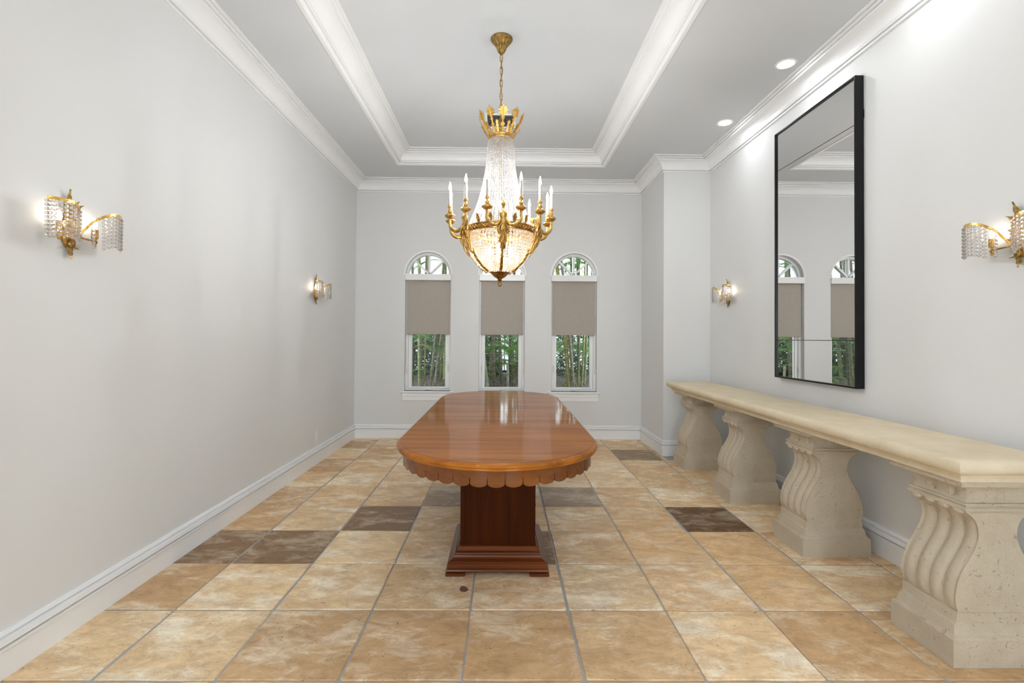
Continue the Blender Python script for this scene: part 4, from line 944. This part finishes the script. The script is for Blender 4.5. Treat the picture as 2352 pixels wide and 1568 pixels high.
# busts, ribs, arms, candles
BUST0 = math.radians(4.5)
def pol(phi, r, z): return Vector((r*math.sin(phi), -r*math.cos(phi), z))
for k in range(6):
    phi = BUST0 + k*PI/3; rad = Vector((math.sin(phi), -math.cos(phi), 0)); lat = Vector((math.cos(phi), math.sin(phi), 0))
    # female bust ending in acanthus
    ctr = [(.290,2.186,.002),(.290,2.183,.009),(.291,2.176,.0140),(.292,2.166,.0150),(.292,2.156,.0135),(.291,2.146,.0095),(.288,2.139,.0062),(.287,2.128,.0066),(.287,2.119,.016),(.288,2.107,.0275),(.288,2.094,.0255),(.286,2.078,.0215),(.283,2.060,.0185),(.281,2.045,.0215),(.280,2.028,.0285),(.276,2.008,.0310),(.270,1.985,.0280),(.262,1.960,.0225),(.254,1.930,.0185),(.243,1.900,.0150),(.232,1.878,.0110),(.226,1.866,.004)]
    bu = MB(); n = 12
    for r, z, w in ctr:
        c = pol(phi, r, z); dp = .75 if z < 2.135 else 1.05
        for j in range(n): q = 2*PI*j/n; bu.v.append(c + lat*(w*math.cos(q)) + rad*(w*dp*math.sin(q)))
    for a in range(len(ctr)-1):
        for j in range(n): q = (j+1) % n; bu.f.append((a*n+j, a*n+q, a*n+n+q, a*n+n+j))
    bu.f += [tuple(range(n)), tuple(range((len(ctr)-1)*n, len(ctr)*n))]
    # hair roll, breasts, leaf scrolls
    for s in (-1, 1):
        bu.ball(pol(phi, .287, 2.168) + lat*(s*.010), .0075, .0075, .011, 8, 5); bu.ball(pol(phi, .303, 2.100) + lat*(s*.010), .0072, .0072, .0075, 8, 5)
        bu.tube([pol(phi, .300, 2.035) + lat*(s*.006), pol(phi, .303, 2.015) + lat*(s*.026), pol(phi, .298, 1.985) + lat*(s*.036), pol(phi, .290, 1.968) + lat*(s*.026), pol(phi, .292, 1.978) + lat*(s*.018)], [.005,.007,.0075,.006,.004], 7)
        bu.tube([pol(phi, .296, 1.99) + lat*(s*.004), pol(phi, .288, 1.955) + lat*(s*.018), pol(phi, .272, 1.925) + lat*(s*.024), pol(phi, .262, 1.908) + lat*(s*.016)], [.004,.006,.006,.003], 7)
        bu.tube([pol(phi, .270, 1.935) + lat*(s*.004), pol(phi, .258, 1.900) + lat*(s*.014), pol(phi, .243, 1.878) + lat*(s*.015)], [.003,.005,.003], 6)
    bu.ball(pol(phi, .303, 2.0), .008, .008, .018, 8, 5)
    bu.ball(pol(phi, .3065, 2.162), .0025, .003, .0045, 6, 4); bu.tube([pol(phi + a_*.045, .297 - abs(a_)*.004, 2.177) for a_ in (-1, -.5, 0, .5, 1)], .0042, 6)
    _cb(bu, 'bust_figure', 'brass', None, 50)
    # rib following the bowl, twisted rope
    rp = []; rr_ = []; z = 1.90; q = 0
    while z > 1.755:
        rp.append(pol(phi + .012*math.sin(q*1.6), bowl_r(z) + .013, z)); rr_.append(.0085 if q % 2 else .0125); z -= .0075; q += 1
    _cb(MB().tube(rp, rr_, 8), 'bowl_rib', 'brass', None, 50)
    # two acanthus leaves on the gallery between busts
    for s in (-1, 1):
        lf = MB(); mm = Matrix.Rotation(phi + PI/6 + s*.19, 4, 'Z') @ Matrix.Translation((0, -.236, 2.058)) @ Matrix.Rotation(.30, 4, 'X')
        pts = [(-.004,0),(-.007,.012),(-.013,.020),(-.010,.028),(-.015,.036),(-.011,.046),(-.007,.058),(0,.064),(.007,.058),(.011,.046),(.015,.036),(.010,.028),(.013,.020),(.007,.012),(.004,0)]
        lf.plate(pts, .006, mm); lf.tube([mm @ Vector((0,-.003,0)), mm @ Vector((0,-.006,.035)), mm @ Vector((0,-.010,.066))], [.004,.0035,.005], 6); _cb(lf, 'gallery_leaf', 'brass_dark', None, 40)
    for s in (-1, 1):
        ca = phi + s*math.radians(17.5); CRD = .360
        p = [pol(phi + s*.055, .283, 2.070), pol(phi + s*.12, .296, 2.034), pol(phi + s*.19, .315, 2.018), pol(phi + s*.26, .340, 2.026), pol(ca, .357, 2.052), pol(ca, CRD, 2.085), pol(ca, CRD, 2.112)]
        p = [Vector(v) for v in smooth_curve([tuple(v) for v in p], 3)]
        ar = MB().tube(p, [.0095 + .0045*math.sin(PI*min(1, i_/len(p)*1.3)) for i_ in range(len(p))], 8)
        lp = p[len(p)//2]; ar.tube([lp, lp + Vector((0,0,.018)) + lat*(s*.004), lp + Vector((0,0,.034)) - lat*(s*.004)], [.006,.006,.002], 6)
        am = _cb(ar, 'candle_arm', 'brass', None, 50)
        c = pol(ca, CRD, 0); cc = (c.x, c.y)
        pn = MB(); nn = 20
        rowp = [(.010,2.104),(.020,2.110),(.031,2.121),(.033,2.128),(.027,2.136),(.015,2.140),(.010,2.145),(.014,2.152),(.015,2.158),(.010,2.166),(.009,2.174),(.0145,2.182),(.0155,2.190),(.012,2.197)]
        for r, z in rowp:
            for j in range(nn): q = 2*PI*j/nn; f_ = 1 + (.09*math.cos(6*q) if .019 < r else 0); pn.v.append((cc[0]+r*f_*math.cos(q), cc[1]+r*f_*math.sin(q), z))
        for a in range(len(rowp)-1):
            for j in range(nn): q = (j+1) % nn; pn.f.append((a*nn+j, a*nn+q, a*nn+nn+q, a*nn+nn+j))
        pn.f += [tuple(range(nn)), tuple(range((len(rowp)-1)*nn, len(rowp)*nn))]
        _cb(pn, 'drip_pan', 'brass', am, 40)
        cl = _cb(MB().lathe([(.0105,2.195),(.0108,2.27),(.0100,2.300),(.007,2.303)], c=cc, n=12), 'candle', 'candle', None)
        _cb(MB().lathe([(.005,2.302),(.0095,2.316),(.006,2.333),(.0006,2.356)], c=cc, n=6), 'flame_bulb', 'flame', cl)

# ================================================================== GARDEN BEYOND THE WINDOWS
gd = MB().box(-14, 14, DB + T, 16, -.5, -.06); tag(gd.build('garden_ground', 'soil'), 'dark soil of the garden bed outside', 'ground', kind='structure')
pt = MB().box(-14, 14, -16, YF - T, -.5, -.06); tag(pt.build('bounce_ground', 'bounce'), 'unseen pale ground behind the camera, added to bounce daylight in', 'ground', kind='structure')  # large unseen ground, added to bounce skylight through the openings
GZ = -.06
def frond_mesh(length, n, seed, lw=.011, ll=.34, arch=.5):
    rr = random.Random(seed); mb = MB()
    def sp(t): return Vector((length*(t - .18*t*t*arch), 0, length*(.42*t - .75*arch*t*t)))
    mb.tube([sp(i/8) for i in range(9)], [.007*(1-.8*i/8)+.0012 for i in range(9)], 5)
    for i in range(n):
        t = .14 + .86*i/(n-1); p = sp(t); tg = (sp(min(1, t+.02)) - sp(t-.02)).normalized(); l0 = ll*(math.sin(PI*(.16+.80*t))**.7)*rr.uniform(.88, 1.08)
        for s in (-1, 1):
            d = (tg*.62 + Vector((0, s*.78, .22))).normalized(); up = Vector((0,0,1)); wv = d.cross(up).normalized()*lw
            m1 = p + d*l0*.5 + Vector((0,0,-.02*l0)); m2 = p + d*l0 + Vector((0,0,-.30*l0))
            mb.add([p, m1 + wv, m1 + Vector((0,0,-.004)), m1 - wv, m2], [(0,1,2),(0,2,3),(1,4,2),(2,4,3)])
    return mb.mesh('frond', 'leaf', 0)
FR = [frond_mesh(1.25, 30, 1, arch=.7), frond_mesh(1.0, 26, 2, .012, .30, .95), frond_mesh(.72, 22, 3, .011, .24, .8)]
FY = [f.copy() for f in FR]
for f in FY: f.materials[0] = M['leaf_yellow']
def palm(x, y, stems, fronds, label, seed, group='palm clumps outside the windows'):
    rr = random.Random(seed)
    t = thing('areca_palm', label, 'palm', (x, y, GZ), group=group)
    tops = []
    for (dx, dy, lx, ly, h, r, mt_) in stems:
        pts = []; rd = []; k = 0; nseg = int(h/.0475)
        for i in range(nseg+1):
            q = i/nseg; pts.append((dx + lx*q + .02*math.sin(q*5+seed), dy + ly*q, h*q)); rd.append(r*(1.25 - .25*min(1, q*5))*(1.07 if i % 2 == 0 else .98)*(1 - .25*q))
        MB().tube(pts, rd, 9).build('stem', mt_, t, 50); tops.append(pts[-1])
    for (fx, fy, fz, az, tilt, sc_, kind, yel) in fronds:
        inst('frond', (FY if yel else FR)[kind], t, (fx, fy, fz), (0, -tilt, az), (sc_,)*3)
    for (tx, ty, tz) in tops:
        if tz < 2: continue
        for i in range(5): inst('frond', FR[i % 2], t, (tx, ty, tz - .02), (0, -rr.uniform(.1, .7), i*1.26 + rr.uniform(-.3, .3)), (rr.uniform(.85, 1.15),)*3)
    return t
SG, SB, SY, SP = 'stem_green', 'stem_brown', 'stem_yellow', 'stem_pale'
def roots(t, n, seed, rad):
    rr = random.Random(seed); mb = MB()
    for i in range(n):
        a = rr.uniform(0, 2*PI); r = rr.uniform(.02, rad); x, y = r*math.cos(a), r*math.sin(a); l = rr.uniform(.06, .16)
        mb.tube([(x, y, rr.uniform(.02, .10)+.60), (x*1.25, y*1.25, .62), (x*1.5 + rr.uniform(-.05,.05), y*1.5, .54)], .0022, 4)
    o = mb.build('root_mat', 'rootlet', t); o['kind'] = 'stuff'
# raised bed so that the soil shows just under the sills
rb = MB(); nx, ny = 60, 20; rr = random.Random(2)
for j in range(ny+1):
    for i in range(nx+1): rb.v.append((-6 + 10*i/nx, 6.75 + 4.0*j/ny, .50 + .05*j/ny + rr.uniform(-.03, .03)))
for j in range(ny):
    for i in range(nx): a = j*(nx+1)+i; rb.f.append((a, a+1, a+nx+2, a+nx+1))
o = rb.build('raised_bed', 'soil', smooth=0); tag(o, 'raised planting bed of dark mulch outside the windows', 'garden bed', kind='structure')
BZ = .52
def bpalm(x, y, stems, fronds, label, seed, rootn=0):
    stems = [(dx, dy, lx, ly, h+BZ+.06, r, m) for dx, dy, lx, ly, h, r, m in stems]; fronds = [(a, b, c+BZ+.06, d, e, f, g_, hh) for a, b, c, d, e, f, g_, hh in fronds]
    t = palm(x, y, stems, fronds, label, seed)
    if rootn: roots(t, rootn, seed, .22)
    rr = random.Random(seed*7+1)
    for i in range(16): inst('frond', FR[rr.choice((1, 2, 2))] if rr.random() < .85 else FY[2], t, (rr.uniform(-.5, .6), rr.uniform(.25, .75), BZ + .06 + rr.uniform(.05, 1.0)), (0, -rr.uniform(.1, .9), rr.uniform(0, 6.28)), (rr.uniform(.5, .9),)*3)
    return t
bpalm(-1.145, 7.35, [(-.073,.0,-.135,.0,2.9,.033,SG),(-.030,.03,-.02,.0,2.8,.015,SY),(.015,.02,.26,.0,2.8,.025,SB),(.078,-.03,.33,.0,2.7,.029,SB),(.160,.04,.21,.0,2.9,.018,SG),(-.21,.05,-.10,.0,2.8,.026,SB),(.27,.12,.22,.1,2.9,.03,SG),(-.34,.1,-.2,.0,2.8,.03,SB),(-.14,.2,.05,.1,2.9,.022,SB),(.10,.22,.1,.1,2.9,.024,SB)],
      [(-.24,-.12,.72,-.5,.35,.5,2,False),(-.20,-.15,.60,-.2,.15,.45,2,True),(-.30,-.1,.66,-.9,.5,.5,2,False),(.02,.1,.85,.5,.5,.7,1,False),(.05,.1,.80,-.4,.6,.6,1,False),(.26,.0,.62,1.2,.6,.6,2,False),(.30,-.05,.12,.2,.3,.5,2,False),(-.28,-.1,.20,.3,.3,.45,2,False),(.28,.1,.85,-1.2,.3,.7,1,False),(.35,.1,1.85,2.9,.3,.8,1,False),(-.4,.1,1.6,.4,.5,.6,2,True)], 'clump of ringed palm stems outside the left window', 4, 130)
bpalm(-.01, 7.50, [(-.150,-.05,-.34,.0,2.6,.027,SP),(-.11,.15,-.02,.05,2.8,.028,SB),(.165,-.05,-.10,.0,.36,.024,SP),(.02,.35,-.1,.1,2.8,.03,SB),(.12,.4,.10,.1,2.7,.03,SB),(.25,.3,.1,.1,2.8,.03,SB),(-.28,.3,-.1,.1,2.8,.03,SB)],
      [(-.20,-.10,.50,-1.57,.45,.62,2,False),(-.20,-.10,.50,-2.3,.55,.62,2,False),(-.20,-.10,.50,-.9,.55,.62,2,False),(-.20,-.10,.52,-.3,.7,.6,2,False),(-.20,-.10,.52,2.9,.7,.6,2,False),(-.20,-.08,.54,-1.8,.2,.6,2,False),(-.02,.0,.66,.1,.35,.55,1,False),(.0,-.15,.33,-.1,.28,.34,2,False),(-.04,-.18,.15,-.05,.25,.36,2,False),(.15,-.08,.34,-.15,.35,.42,2,True),(.15,-.08,.34,-2.4,.1,.35,2,True),(.0,.1,.7,.4,.9,.8,0,False),(.05,.1,.75,-.5,.8,.8,1,False),(.25,.1,1.8,2.8,.5,.8,1,False),(-.3,.1,1.75,.3,.5,.8,1,False)], 'leafy palm clump outside the middle window', 9, 40)
bpalm(1.10, 7.55, [(.007,0,-.35,.0,2.8,.037,SY),(.067,-.04,-.33,.0,2.8,.028,SB),(.10,.08,.02,.0,2.9,.020,SG),(.15,.08,.08,.0,2.9,.018,SY),(.12,.18,.0,.1,2.8,.026,SG),(.20,.15,.10,.1,2.7,.020,SG),(.02,.22,.0,.1,2.8,.022,SB)],
      [(-.18,-.05,.62,3.0,.5,.55,2,False),(-.14,-.05,.50,2.6,.4,.55,2,False),(-.12,-.08,.36,2.4,.35,.5,2,False),(-.16,-.05,.28,3.4,.35,.5,2,False),(-.02,-.08,.56,2.9,.3,.35,2,True),(.16,-.05,.48,.4,.5,.55,2,False),(.16,-.05,.44,-.3,.45,.5,2,False),(.18,-.02,.25,.2,.4,.45,2,False),(-.30,.1,.75,-2.6,.3,.7,1,False),(.1,.1,.85,1.2,.6,.7,1,False),(-.25,.0,1.80,.3,.5,.8,1,False),(-.1,.1,1.70,-.4,.7,.8,1,False),(.25,.1,1.75,2.6,.6,.8,1,False),(.1,-.05,1.85,-2.0,.4,.7,2,False),(.3,.2,1.95,-2.8,.3,.8,1,True),(-.35,.2,1.75,.8,.4,.8,1,True),(.0,.2,1.65,1.6,.9,.8,1,False)], 'clump of slim palm stems outside the right window', 12, 60)
bpalm(-2.6, 7.9, [(0,0,.1,0,2.8,.045,SB),(.2,.1,.2,0,2.9,.04,SG),(-.2,.1,-.15,0,2.7,.04,SB),(.4,.0,.15,.1,2.6,.036,SG)], [(.1,-.1,.5,-1.0,.5,.9,1,False),(.3,-.1,.3,-.4,.4,.7,2,False),(-.2,-.1,.6,-2.2,.6,.9,1,False)], 'palm clump standing left of the windows in the garden', 21, 20)
bpalm(-.75, 8.6, [(0,0,.12,0,3.0,.05,SG),(.25,.1,.1,0,3.1,.045,SB),(-.25,0,-.1,.1,2.9,.045,SG),(.5,.2,.2,0,3.0,.04,SB)], [(.1,-.1,.7,-1.2,.5,1,0,False),(.4,-.1,.5,-.6,.4,.9,1,False),(-.3,-.1,.5,-2.4,.5,.9,1,False),(0,-.1,.3,-1.6,.3,.7,2,False)], 'taller palm clump farther back between left and middle windows', 30)
bpalm(.45, 8.7, [(0,0,.12,0,3.0,.05,SB),(.25,.1,.1,0,3.1,.045,SG),(-.25,0,-.1,.1,2.9,.045,SB)], [(.1,-.1,.8,-1.2,.5,1,0,False),(.3,-.1,.5,-.6,.4,.9,1,False),(-.3,-.1,.6,-2.4,.5,.9,1,False),(0,-.1,.35,-1.4,.3,.8,2,False),(-.1,-.1,.5,-1.9,.4,.9,1,False)], 'taller palm clump farther back behind the right window', 33)
bpalm(1.9, 8.4, [(0,0,.12,0,3.0,.045,SG),(.25,.1,.1,0,3.1,.045,SG),(-.25,0,-.1,.1,2.9,.04,SB)], [(-.1,-.1,.8,-2.2,.5,1,0,False),(-.3,-.1,.5,-2.6,.4,.9,1,False),(-.3,-.1,.3,-1.8,.4,.8,2,False)], 'palm clump behind the right window toward the fence end', 36)
# metal fence far behind, hedge and white neighbour wall
fe = thing('garden_fence', 'dark metal picket fence behind the palms', 'fence', (0, 10.2, GZ))
for z in (.62, 1.75, 2.05): MB().box(-5, 4, -.02, .02, z-.02, z+.02).build('rail', 'fence', fe)
pk = MB().box(-.009, .009, -.009, .009, 0, 2.15).mesh('picket', 'fence', 0)
for i in range(75): inst('picket', pk, fe, (-5 + .12*i, 0, 0))
tag(MB().box(-6, 5, 12.4, 12.6, GZ, 1.9).build('neighbour_wall', 'stucco'), 'pale neighbour wall beyond the fence', 'garden wall')
def hedge(x0, x1, y, z1, seed, n, label):
    rr = random.Random(seed); mb = MB()
    for i in range(n):
        c = Vector((rr.uniform(x0, x1), y + rr.uniform(-.35, .35), rr.uniform(.3, z1)*(1 - .1*rr.random()))); d = Vector((rr.uniform(-1,1), rr.uniform(-1,.3), rr.uniform(-1,.6))).normalized(); s = rr.uniform(.035, .085); w = d.orthogonal().normalized()*s*.24
        mb.add([c - d*s, c + w, c + d*s, c - w], [(0,1,2,3)])
    o = mb.build('hedge', 'hedge', smooth=0, off=((x0+x1)/2, y, GZ)); tag(o, label, 'hedge', kind='stuff'); return o
hedge(-5.5, -.05, 9.55, 2.35, 50, 30000, 'dark leafy hedge behind the left and middle palms')
hedge(.20, 4.2, 9.7, 1.9, 51, 9000, 'lower thinner hedge behind the right palms')
